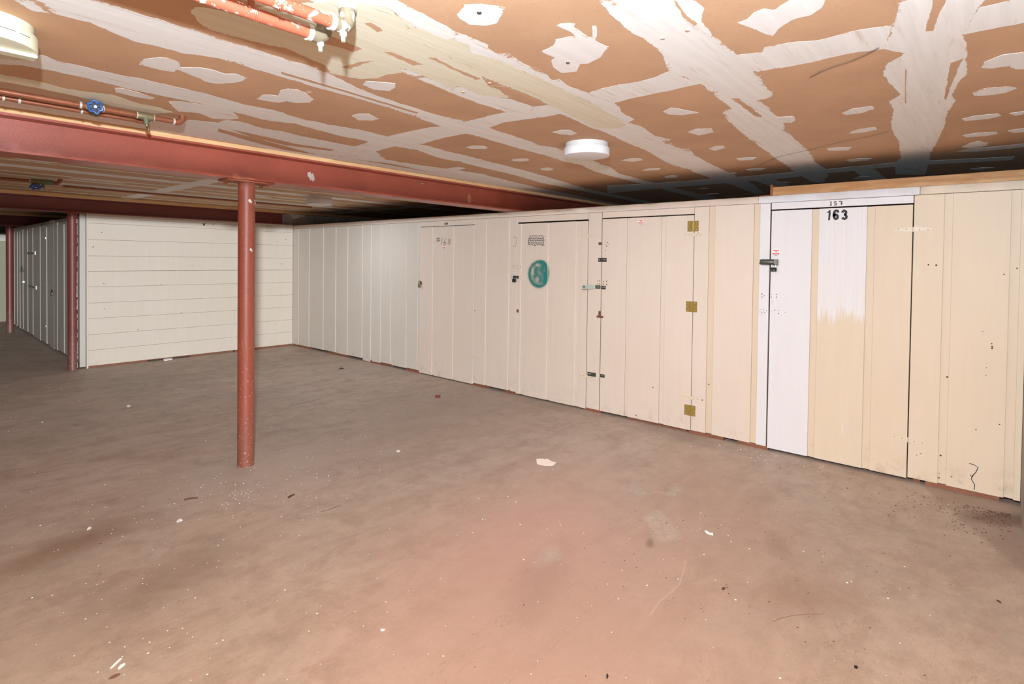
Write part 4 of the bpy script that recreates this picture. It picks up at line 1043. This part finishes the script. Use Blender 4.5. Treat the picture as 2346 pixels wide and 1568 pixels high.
v = LW(1774, 617.5); padlock((LX-0.024, v.y, v.z), 0.046, 0.030, 0.022, M['black'], M['silver'], 0.042, 'black padlock with steel shackle hanging from the grey hasp of the half white door', bar=((-0.35, -0.18), (0.02, 0.32)))
v = LW(1180.5, 643); padlock((LX-0.018, v.y, v.z), 0.050, 0.036, 0.018, M['black'], M['steel_dark'], 0.034, 'small dark padlock on the door with the green swirl', bar=((-0.05, 0.14),))
v = LW(964, 655); padlock((LX-0.020, v.y, v.z), 0.052, 0.040, 0.018, M['bronze'], M['rust'], 0.045, 'small brown padlock at the left edge of the door numbered 168')

# ---- bare timber on top of the wall
t = root('timber_rail', (LX, 0.6, 2.036), 'bare knotty pine rail lying on top of the locker wall at right', 'board')
box('rail', M['pine'], t, LX-0.004, LX+0.034, -0.148, 1.346, 2.0345, 2.102, 0.0015)
box('end_block', M['pine_dark'], t, LX-0.006, LX+0.30, 1.347, 1.366, 2.0345, 2.122, 0.001)
box('packing_strip', M['pine_dark'], t, LX+0.0, LX+0.05, 1.367, 1.445, 2.0345, 2.042)

# ================================================================== LEFT PASSAGE WALL
wl = root('wall_left', (1.88, 9.1, 0), kind='structure')
A = Vector((1.872, 9.10, 0)); Bv = Vector((1.985, 15.6, 0)); U = (Bv-A).normalized(); N = Vector((-U.y, U.x, 0))
def lw_slab(name, s0, s1, z0, z1, mat, d0=0.0, d1=0.012, parent=None, bev=0.002):
    """slab along the passage wall from s0 to s1, proud by d"""
    p = [A+U*s0+N*d0, A+U*s1+N*d0, A+U*s1+N*d1, A+U*s0+N*d1]
    mb = MB().prism([Vector((q.x, q.y, z0)) for q in p], (0, 0, z1-z0))
    return mb.build(name, mat, parent or wl)
def lw_s(px, py=640):
    d = Vector(ray(px, py).tolist()); c = Vector(CAM.tolist()); nn = Vector((N.x, N.y, 0))
    t = (A-c).dot(nn)/d.dot(nn); return (c+d*t-A).dot(U), (c+d*t).z
edges = [168, 152.3, 137.8, 130.1, 119.9, 112.2, 104.6, 96.9, 88.0, 80, 74, 68, 60.7, 57, 53.6, 50, 47.2, 44, 40.8, 37, 33.2]
ss = [lw_s(e)[0] for e in edges]; ss[0] = 0.0
random.seed(9)
for i, (a, b) in enumerate(zip(ss[:-1], ss[1:])):
    top = 1.97+random.uniform(-0.03, 0.02)+(0.05 if i in (2, 3) else 0)
    bot = 0.03+random.uniform(-0.015, 0.02)
    lw_slab('board', a+0.006, b-0.006, bot, top, M['grey_board'], 0.012 if i % 2 else 0.018, 0.034 if i in (2, 3) else (0.030 if i % 2 else 0.024))
lw_slab('backing_sheet', 0.0, 6.5, 0.02, 2.0, M['grey_board'], 0.0, 0.011)
lw_slab('header_board', 0.0, 6.5, 1.985, 2.032, M['concrete'], 0.002, 0.012)
for px, py0, z0 in ((74, 580, 'b'), (76, 656, 'b')):
    s, z = lw_s(px, py0)
    lw_slab('strap_hinge', s-0.45, s+0.25, z-0.02, z+0.015, M['steel_dark'], 0.032, 0.038)
    lw_slab('strap_hinge', s-0.60, s-0.47, z-0.035, z+0.03, M['silver'], 0.032, 0.042)
for px, py in ((110, 546), (111, 747), (163, 539), (163, 847)):
    s, z = lw_s(px, py); lw_slab('screw_head', s-0.02, s+0.02, z-0.015, z+0.015, M['silver'] if px < 120 else M['black'], 0.032, 0.040)
s, z = lw_s(60, 646); lw_slab('door_knob', s-0.05, s+0.05, z-0.02, z+0.02, M['steel'], 0.03, 0.06)
def pass_lock(px, py, w, h, body, sh, label):
    s, z = lw_s(px, py); c = A+U*s+N*0.055; padlock((c.x, c.y, z), w, h, 0.03, body, sh, h*0.9, label)
pass_lock(58, 620, 0.10, 0.055, M['black'], M['steel_dark'], 'black padlock on the far door of the dim passage wall')
pass_lock(129, 673, 0.06, 0.045, M['steel_dark'], M['black'], 'small loop padlock on the nearer boards of the dim passage wall')

# ================================================================== CEILING LIGHTS
def ceiling_light(c, r, label, diff, base, bar=False, k=1.0):
    o = root('ceiling_light', (c[0], c[1], HC), label, 'light', 'round ceiling lights')
    MB().lathe([(r*0.93, 0), (r*0.93, -0.032*k)], (c[0], c[1], HC), 'Z', 56).build('base', base, o, True)
    MB().lathe([(r*0.985, -0.032*k), (r, -0.036*k), (r, -0.078*k), (r*0.985, -0.083*k), (r*0.95, -0.084*k)], (c[0], c[1], HC), 'Z', 56).build('diffuser', diff, o, True)
    if bar:
        MB().box(c[0]-r*0.97, c[0]+r*0.97, c[1]-0.028, c[1]+0.022, HC-0.096, HC-0.0835, 0.003).build('bottom_bar', diff, o)
        mb = MB()
        for a0, a1 in ((-1.75, -1.45), (-1.35, -1.05), (-0.95, -0.7)):
            for k in range(6):
                p = a0+(a1-a0)*k/6; q = a0+(a1-a0)*(k+1)/6
                mb.tube([Vector((c[0]+r*1.001*math.cos(t_), c[1]+r*1.001*math.sin(t_), HC-0.052)) for t_ in (p, q)], 0.0012, 5)
        mb.build('vent_slots', M['pencil'], o)
    else:
        mb = MB()
        for a in (-2.2, -0.2, 1.6): mb.box(c[0]+r*0.95*math.cos(a)-0.006, c[0]+r*0.95*math.cos(a)+0.006, c[1]+r*0.95*math.sin(a)-0.006, c[1]+r*0.95*math.sin(a)+0.006, HC-0.037, HC-0.028)
        mb.build('clips', base, o, kind='stuff')
    return o
ceiling_light((3.09, 2.045), 0.150, 'round white drum ceiling light above the locker doors', M['lamp_white'], M['lamp_base'])
ceiling_light((3.715, 6.45), 0.158, 'round white ceiling light beyond the near beam', M['lamp_white'], M['lamp_base'], False, 1.25)
ceiling_light((0.237, 2.535), 0.150, 'cream round ceiling light with a bar at top left edge', M['lamp_cream'], M['lamp_cream'], True)

# ================================================================== PIPES
def elbow_pts(p, d_in, r=0.03, up=0.06):
    """a quarter bend from direction d_in to +z at p, then up"""
    d = Vector(d_in).normalized(); z = Vector((0, 0, 1)); out = []
    for k in range(7):
        a = PI/2*k/6
        out.append(Vector(p)+d*(r*math.sin(a))+z*(r*(1-math.cos(a))))
    out.append(out[-1]+z*up)
    return out
def red_pipe(y, x_end, z, label, drain=True, clamp_x=None):
    r = root('heating_pipe', (x_end, y, z), label, 'pipe', 'peeling red pipes')
    rad = 0.0185
    MB().tube([(-3.19, y, z), (-1.5, y, z), (x_end-0.02, y, z)], rad, 16).build('pipe_run', M['pipe_red'], r, True)
    e = elbow_pts((x_end, y, z), (1, 0, 0), 0.026, HC-z-0.028)
    MB().tube([(x_end-0.03, y, z)]+e, [0.0235]*9, 16).build('elbow', M['bronze_white'], r, True)
    MB().lathe([(0.025, 0), (0.025, 0.014)], (x_end-0.034, y, z), 'X', 16).build('collar', M['solder'], r, True)
    MB().lathe([(0.027, 0), (0.027, -0.012)], (x_end+0.026, y, HC-0.001), 'Z', 16).build('ceiling_collar', M['solder'], r, True)
    MB().lathe([(0.011, 0), (0.011, -0.016), (0.007, -0.018), (0.006, -0.034)], (x_end+0.012, y, z-0.014), 'Z', 12).build('drain_stub', M['solder'], r, True)
    if clamp_x is not None:
        mb = MB()
        for dx in (-0.006, 0.0, 0.006):
            mb.tube([Vector((clamp_x+dx+0.004*k, y+0.0205*math.cos(a), z+0.0205*math.sin(a))) for k, a in enumerate([PI*0.9+i*PI*1.6/10 for i in range(11)])], 0.0022, 5)
        mb.build('hanger_wire', M['pipe_red'], r, True)
        MB().box(clamp_x-0.008, clamp_x+0.008, y-0.004, y+0.004, z+0.018, HC).build('hanger_strap', M['rusty'], r)
    return r
M['bronze_white'] = red_oxide('white_flecked_fitting', srgb(122, 108, 86), 0.5, 0.85)
z = 2.205
pa = on(765, 55, 2, z); pb = on(705, 75, 2, z)
ya = on(640, 3, 2, z).y; 
red_pipe(on(700, 28, 2, z).y, on(772, 60, 2, z).x, z, 'peeling red heating pipe farther right of the ceiling pair', True, on(630, 3, 2, z).x)
red_pipe(on(600, 38, 2, z).y, on(720, 84, 2, z).x, z, 'peeling red heating pipe nearer the beam in the ceiling pair', True, on(574, 30, 2, z).x)

def wheel(name, parent, c, R, axis, mat):
    """six-lobed valve hand wheel lying across axis"""
    ax = Vector(axis).normalized(); u = ax.orthogonal().normalized(); w = ax.cross(u); c = Vector(c)
    mb = MB(); rim = []
    for k in range(49):
        a = 2*PI*k/48; rr = R*(0.86+0.14*math.cos(6*a)); rim.append(c+(u*math.cos(a)+w*math.sin(a))*rr)
    mb.tube(rim, R*0.19, 8, False)
    for k in range(3):
        a = 2*PI*k/6+PI/6; mb.tube([c+(u*math.cos(a)+w*math.sin(a))*R*0.75, c-(u*math.cos(a)+w*math.sin(a))*R*0.75], R*0.12, 6)
    o = mb.build(name, mat, parent, True)
    mb = MB(); mb.tube([c-ax*0.004, c+ax*0.010], R*0.2, 8); mb.build('wheel_nut', M['silver'], o)
    return o
def copper_run(y, z, x0, x1, rad, label, end='elbow', solders=(), name='copper_pipe'):
    r = root(name, (x1, y, z), label, 'pipe', 'copper water pipes')
    MB().tube([(x0, y, z), ((x0+x1)/2, y, z), (x1, y, z)], rad, 14).build('pipe_run', M['copper'], r, True)
    if end == 'elbow':
        e = elbow_pts((x1, y, z), (1, 0, 0), rad*2.2, max(0.002, HC-z-rad*2.2))
        MB().tube([(x1-0.004, y, z)]+e, rad*1.22, 14).build('elbow', M['copper'], r, True)
    for s in solders:
        MB().lathe([(rad*1.3, 0), (rad*1.3, 0.009)], (s, y, z), 'X', 14).build('solder_joint', M['solder'], r, True)
    return r
z1 = 2.232
y1 = on(310, 263, 2, z1).y
xe = on(415, 275, 2, z1).x
xv = on(218, 245, 2, z1).x; xt0 = on(318, 262, 2, z1).x; xt1 = on(352, 270, 2, z1).x
c1 = copper_run(y1, z1, -3.19, xe, 0.0135, 'copper water pipe with the blue wheel valve beside the near beam', solders=(on(188, 236, 2, z1).x, on(237, 247, 2, z1).x, xt0-0.004, xt1-0.006, on(403, 275, 2, z1).x))
MB().lathe([(0.016, 0), (0.019, 0.012), (0.021, 0.03), (0.019, 0.05), (0.016, 0.062)], (xv-0.035, y1, z1), 'X', 16).build('valve_body', M['bronze'], c1, True)
dv = Vector((-0.12, -0.95, -0.12)).normalized()
MB().tube([Vector((xv, y1, z1)), Vector((xv, y1, z1))+dv*0.045], [0.013, 0.009], 12).build('valve_stem', M['bronze'], c1, True)
wheel('hand_wheel', c1, Vector((xv, y1, z1))+dv*0.05, 0.031, dv, M['blue'])
MB().lathe([(0.0175, 0), (0.0185, 0.006), (0.0185, xt1-xt0-0.006), (0.0175, xt1-xt0)], (xt0, y1, z1), 'X', 16).build('tee', M['bronze'], c1, True)
tm = (xt0+xt1)/2
b = MB().tube([(tm, y1, z1), (tm, y1-0.012, z1-0.025), (tm, y1-0.016, z1-0.042)], [0.012, 0.012, 0.010], 12).build('drain_valve', M['verdigris'], c1, True)
MB().tube([(tm, y1-0.016, z1-0.042), (tm+0.004, y1-0.018, z1-0.055)], [0.006, 0.005], 8).build('drain_nut', M['bronze'], c1, True)
y2 = on(160, 250, 2, 2.225).y; z2 = 2.225
c2 = copper_run(y2, z2, -3.19, on(318, 276, 2, z2).x, 0.0115, 'thinner copper pipe running along the near beam edge', 'none', (on(12, 215, 2, z2).x, on(50, 221, 2, z2).x, on(190, 250, 2, z2).x))
xe2 = on(318, 276, 2, z2).x
MB().tube([(xe2-0.005, y2, z2), (xe2+0.03, y2, z2), (xe2+0.045, y2, z2+0.012), (xe2+0.05, y2, HC)], 0.0135, 12).build('elbow', M['copper'], c2, True)
MB().tube([(xe2+0.035, y2, z2), (xe2+0.045, y2-0.005, z2-0.03), (xe2+0.046, y2-0.006, z2-0.045)], [0.010, 0.009, 0.006], 10).build('drain_valve', M['bronze'], c2, True)
MB().lathe([(0.014, 0), (0.017, 0.01), (0.017, 0.025), (0.014, 0.035)], (on(217, 252, 2, z2).x, y2, z2), 'X', 14).build('coupling', M['verdigris'], c2, True)
# pipe in the second bay
z3 = 2.222; y3 = on(60, 414, 2, z3).y
xq = on(128, 420, 2, z3).x
c3 = copper_run(y3, z3, -3.19, xq, 0.016, 'copper pipe with small valves under the second bay ceiling', solders=(on(70, 413, 2, z3).x, on(107, 417, 2, z3).x, on(118, 419, 2, z3).x, on(150, 422, 2, z3).x-0.2))
xv3 = on(80, 416, 2, z3).x
MB().lathe([(0.02, 0), (0.026, 0.02), (0.026, 0.07), (0.02, 0.09)], (xv3-0.04, y3, z3), 'X', 14).build('valve_body', M['bronze'], c3, True)
MB().tube([Vector((xv3, y3, z3)), Vector((xv3, y3-0.03, z3-0.05))], [0.014, 0.010], 10).build('valve_stem', M['bronze'], c3, True)
wheel('hand_wheel', c3, (xv3, y3-0.034, z3-0.056), 0.045, (0, -0.5, -0.86), M['blue'])
MB().lathe([(0.024, 0), (0.026, 0.01), (0.026, 0.09), (0.024, 0.1)], (on(92, 417, 2, z3).x, y3, z3), 'X', 14).build('tee', M['verdigris'], c3, True)
xd = on(97, 418, 2, z3).x
MB().tube([(xd, y3, z3), (xd, y3-0.02, z3-0.06)], [0.016, 0.012], 10).build('drain_valve', M['verdigris'], c3, True)
y4 = on(300, 440, 2, 2.245).y
copper_run(y4, 2.245, on(160, 421, 2, 2.245).x, on(690, 478, 2, 2.245).x, 0.012, 'long thin copper pipe crossing the second bay behind the post', 'none')

# ================================================================== BITS ON THE FLOOR
def scrap(name, poly, mat, label, cat, th=0.0025, lift=0.0, curl=0.0):
    pts = [on(a, b, 2, 0.0) for a, b in poly]
    cx = sum(p.x for p in pts)/len(pts); cy = sum(p.y for p in pts)/len(pts)
    bm = MB(); low = []
    for p in pts:
        d = math.hypot(p.x-cx, p.y-cy); low.append(Vector((p.x, p.y, 0.0004)))
    bm.prism(low, (0, 0, th)); o = bm.build(name, mat)
    grp = {'paint_chip': 'white paint chips on the floor', 'leaf_bit': 'brown leaf bits on the floor', 'dark_crumb': 'dark crumbs on the floor', 'wood_splinter': 'brown splinters on the floor'}.get(name)
    return tag(o, label, cat, grp)
def Cs(pts, ox, oy, s): return [(ox+a/s, oy+b/s) for a, b in pts]
scrap('paper_scrap', Cs([(-30, 700), (60, 705), (330, 690), (480, 700), (560, 725), (720, 690), (880, 770), (1110, 900), (1390, 945), (1300, 1080), (1110, 1210), (860, 1200), (620, 1195), (400, 1160), (230, 1140), (0, 1060), (-30, 860)], 1230, 1030, 31.36), M['scrap'], 'torn cream paper scrap lying in the middle of the floor', 'paper', 0.002)
scrap('plastic_flake', [(1614, 1217), (1620, 1218), (1625, 1222), (1633, 1223), (1634, 1228), (1626, 1226), (1618, 1223)], M['paper'], 'white curled flake on the floor in front of the half white door', 'flake', 0.003)
v = on(782, 845, 2, 0.0)
tag(MB().lathe([(0.030, 0.0), (0.032, 0.004), (0.026, 0.008), (0.02, 0.006)], v, 'Z', 20).build('black_cap', M['black'], None, True), 'flat black disc on the floor before the grey siding', 'cap')
scrap('plastic_piece', [(997, 908.5), (1003, 907.5), (1009, 908.5), (1008, 912), (998, 912.5)], M['maroon'], 'small dark red plastic piece before door numbered 168', 'piece', 0.012)
scrap('plastic_strip', [(374, 825.5), (378, 821.5), (392, 820), (396, 821), (394, 824.5), (384, 826.5), (376, 827.5)], M['paper'], 'white plastic strip lying against the plank partition foot', 'strip', 0.012)
scrap('paint_chip', [(404, 1197), (408, 1192), (416, 1190), (418, 1194), (411, 1196), (407, 1200)], M['chip'], 'bright white paint chip on the floor left of the post foot', 'chip', 0.004)
scrap('paint_chip', [(199, 1215), (203, 1210), (208, 1209), (209, 1211), (204, 1214), (200, 1216)], M['chip'], 'white paint chip on the brown floor at far left', 'chip', 0.004)
scrap('paint_chip', [(270, 1533), (276, 1526), (286, 1521), (287, 1524), (278, 1532), (271, 1536)], M['chip'], 'long white flake at the bottom left, nearer the frame edge', 'chip', 0.003)
scrap('paint_chip', [(252, 1533), (262, 1523), (276, 1510), (279, 1511), (268, 1522), (256, 1533)], M['chip'], 'narrow white flake at bottom left, beside a wider one', 'chip', 0.003)
scrap('paint_chip', [(290, 931), (293, 929), (299, 930), (298, 933), (291, 933)], M['chip'], 'white paint chip between the post and the plank partition', 'chip', 0.004)
scrap('paint_chip', [(94, 968), (97, 966.5), (99, 968), (97, 970.5)], M['chip'], 'white speck of paint at the left edge of the dim floor', 'chip', 0.004)
scrap('paint_chip', [(908, 1034), (912, 1033), (917, 1034.5), (914, 1037), (909, 1036)], M['chip'], 'white paint chip on the floor between post and paper scrap', 'chip', 0.004)
scrap('paint_chip', [(872, 1444), (877, 1443), (882, 1444), (879, 1447), (873, 1447)], M['chip'], 'white paint chip on the pink floor at bottom centre', 'chip', 0.003)
scrap('paint_chip', [(1618, 994), (1624, 993), (1630, 996), (1627, 1000), (1620, 998)], M['chip'], 'white lump at the foot of the wall by the lowest brass hinge', 'chip', 0.012)
scrap('leaf_bit', [(659, 1141), (664, 1137), (672, 1134), (676, 1134), (670, 1138), (661, 1143)], M['dirt'], 'brown leaf bit on the floor right of the post foot', 'leaf', 0.004)
scrap('leaf_bit', [(1653, 1351), (1657, 1347), (1662, 1349), (1660, 1352), (1655, 1353)], M['dirt'], 'brown leaf bit on the bare floor at lower right', 'leaf', 0.004)
scrap('dark_crumb', [(1389, 1549), (1392, 1546), (1394, 1551), (1392, 1557), (1389, 1554)], M['black'], 'dark curled crumb at the bottom edge of the floor', 'crumb', 0.004)
scrap('dark_crumb', [(1957, 1527), (1963, 1528), (1966, 1532), (1962, 1534), (1957, 1531)], M['black'], 'black crumb on the floor at bottom right', 'crumb', 0.004)
scrap('dark_sliver', [(2282, 1376), (2288, 1377), (2294, 1382), (2293, 1384), (2286, 1380)], M['dirt'], 'thin dark sliver on the floor at right edge', 'sliver', 0.003)
scrap('wood_splinter', Cs([(1060, 1525), (1090, 1500), (1130, 1480), (1175, 1472), (1150, 1495), (1110, 1515)], 0, 1200, 4.26), M['splinter'], 'brown wood splinter at the bottom left of the floor', 'splinter', 0.004)
scrap('wood_splinter', [(422, 1145), (436, 1142), (453, 1141), (453, 1143), (437, 1145), (424, 1148)], M['splinter'], 'thin brown splinter on the floor left of the post foot', 'splinter', 0.004)
# worn pale patches of the slab, traced on the floor plane
def worn(pts, ox, oy, sc, mat):
    q = [on(ox+a/sc, oy+b/sc, 2, 0.0) for a, b in pts]
    mudxy('worn_patch', [(v.x, v.y) for v in q], mat, 0.010, 0.012, -0.25, 0.0, fl)
def worn_mat(name, a, b, under):
    t = NT(name); p = t.geo_pos()
    c = t.mix(t.ramp(t.noise(p, 12, 6, 0.7), 0.35, 0.65), a, b)
    c = t.mix(t.ramp(t.noise(p, 60, 5, 0.7), 0.56, 0.68, 0, 0.6), c, under)
    at = t.n.new('ShaderNodeAttribute'); at.attribute_name = 'rim'
    e = t.math('ADD', at.outputs['Fac'], t.math('MULTIPLY', t.math('SUBTRACT', t.noise(p, 40, 6, 0.75), 0.55), 3.2))
    tr = t.n.new('ShaderNodeBsdfTransparent'); mx = t.n.new('ShaderNodeMixShader')
    t.link(t.ramp(e, -0.2, 0.9, 0, 0.55), mx.inputs[0]); t.link(tr.outputs[0], mx.inputs[1]); t.link(t.b.outputs[0], mx.inputs[2])
    t.link(mx.outputs[0], t.n['Material Output'].inputs['Surface'])
    t.color(c); t.set(Roughness=0.7); return t.m
WP = worn_mat('pale_worn_concrete', srgb(208, 180, 160), srgb(220, 194, 174), srgb(168, 136, 116))
WT = worn_mat('tan_worn_concrete', srgb(186, 152, 124), srgb(196, 160, 132), srgb(160, 126, 102))
worn([(480, 215), (540, 200), (570, 215), (560, 245), (620, 255), (660, 250), (670, 225), (720, 205), (765, 230), (775, 265), (740, 290), (680, 292), (620, 275), (570, 290), (500, 290), (480, 260)], 1200, 1000, 2.047, WP)
worn([(525, 385), (560, 350), (620, 335), (690, 350), (700, 385), (730, 420), (770, 470), (755, 500), (690, 515), (640, 525), (600, 505), (570, 470), (560, 420)], 1200, 1000, 2.047, WP)
worn([(1210, 420), (1300, 370), (1400, 320), (1480, 240), (1560, 190), (1640, 130), (1700, 130), (1720, 200), (1790, 210), (1720, 250), (1690, 290), (1600, 340), (1500, 385), (1400, 405), (1330, 450), (1270, 440)], 0, 1200, 4.26, WP)
worn([(0, 1260), (60, 1240), (190, 1245), (140, 1290), (80, 1340), (10, 1320)], 0, 1200, 4.26, WT)
worn([(860, 500), (960, 440), (1040, 430), (1070, 470), (1000, 520), (880, 550)], 0, 1200, 4.26, WT)
worn([(40, 545), (110, 525), (190, 545), (205, 580), (150, 605), (70, 595)], 1200, 1000, 2.047, WP)
worn([(1770, 870), (1810, 865), (1850, 890), (1865, 905), (1820, 895)], 1200, 1000, 2.047, WT)
worn([(0, 560), (60, 540), (180, 520), (270, 515), (285, 530), (230, 560), (120, 570)], 500, 900, 2.614, WP)
# scuffs belong to the floor
mb = MB()
P0 = lambda a, b: on(a, b, 2, 0.0003)
mb.ribbon([P0(660, 932), P0(690, 925), P0(715, 919), P0(737, 913)], 0.012, (0, 0, 1), 0.0004)
mb.build('scuff', flat('grey_scuff', srgb(128, 112, 98), 0.8), fl)
mb = MB()
mb.ribbon([P0(1770, 1425), P0(1790, 1417), P0(1815, 1411), P0(1850, 1408), P0(1885, 1408)], 0.004, (0, 0, 1), 0.0004)
mb.ribbon([P0(735, 1173), P0(755, 1168), P0(780, 1158)], 0.010, (0, 0, 1), 0.0004)
mb.build('scuff', flat('dull_brown_scuff', srgb(138, 108, 90), 0.8), fl)
mb = MB()
mb.ribbon([P0(1570, 1285), P0(1566, 1310), P0(1556, 1340), P0(1535, 1360), P0(1510, 1380), P0(1490, 1410)], 0.008, (0, 0, 1), 0.0003)
mb.ribbon([P0(950, 1122), P0(965, 1110), P0(985, 1094), P0(1000, 1090)], 0.006, (0, 0, 1), 0.0003)
mb.build('pale_scuff', flat('pale_scuff', srgb(178, 152, 133), 0.7), fl)
# uncountable flecks and grit
_cells = {}
def grit(name, n, mat, label, cat, sampler, smin, smax):
    vts, fcs = [], []
    for i in range(n):
        x, y = sampler()
        if any(_cells.get((int(x*45)+i_, int(y*45)+j_), name) != name for i_ in (-1, 0, 1) for j_ in (-1, 0, 1)): continue
        _cells[(int(x*45), int(y*45))] = name
        s = random.uniform(smin, smax)*(0.55+0.45*random.random()); a = random.uniform(0, PI); e = random.uniform(0.4, 1.0)
        k = 5; b0 = len(vts)
        for j in range(k):
            t = 2*PI*j/k; u, w = s*math.cos(t)*random.uniform(0.7, 1.2), s*e*math.sin(t)*random.uniform(0.7, 1.2)
            vts.append((x+u*math.cos(a)-w*math.sin(a), y+u*math.sin(a)+w*math.cos(a), 0.0004))
        vts.append((x, y, 0.0004+s*0.5))
        for j in range(k): fcs.append((b0+j, b0+(j+1) % k, b0+k))
        fcs.append(tuple(b0+j for j in range(k))[::-1])
    me = bpy.data.meshes.new(name); me.from_pydata(vts, [], fcs)
    o = link_mesh(name, me, mat); tag(o, label, cat, kind='stuff'); return o
random.seed(31)
def s_all():
    while True:
        x, y = random.uniform(-1.5, 4.65), random.uniform(0.1, 8.9)
        if random.random() < (0.35 if x > 3.2 else 1.0): return x, y
def s_post():
    a, r = random.uniform(0, 2*PI), abs(random.gauss(0, 0.55)); return 1.55+r*math.cos(a), 3.55+0.8*r*math.sin(a)
def s_corner():
    a, r = random.uniform(0, 2*PI), abs(random.gauss(0, 0.30)); x, y = 4.5-abs(r*math.cos(a)), 0.0+abs(r*math.sin(a))*1.3
    return x, max(-0.12, y-0.1)
def s_door():
    y = random.uniform(0.9, 1.7); return 4.62-abs(random.gauss(0, 0.09)), y
def s_left():
    a = random.gauss(0, 0.5); return 0.75+a*0.7, 2.3+random.gauss(0, 0.6)
grit('paint_flecks', 900, M['chip'], 'tiny white paint flecks scattered over the concrete floor', 'flecks', s_all, 0.002, 0.0075)
grit('paint_dust', 420, M['chip'], 'white paint crumbs around the foot of the foreground post', 'flecks', lambda: s_post() if random.random() < 0.6 else s_left(), 0.0015, 0.006)
grit('plaster_crumbs', 70, M['chip'], 'white crumbs on the floor below the half white door', 'crumbs', s_door, 0.002, 0.007)
grit('floor_grit', 480, M['dirt'], 'dark grit scattered over the concrete floor', 'grit', lambda: (random.uniform(2.2, 4.6), random.uniform(0.1, 1.6)) if random.random() < 0.4 else s_all(), 0.002, 0.007)
grit('corner_dirt', 420, M['dirt'], 'brown dirt crumbs in the right corner by the concrete wall', 'dirt', s_corner, 0.0025, 0.009)
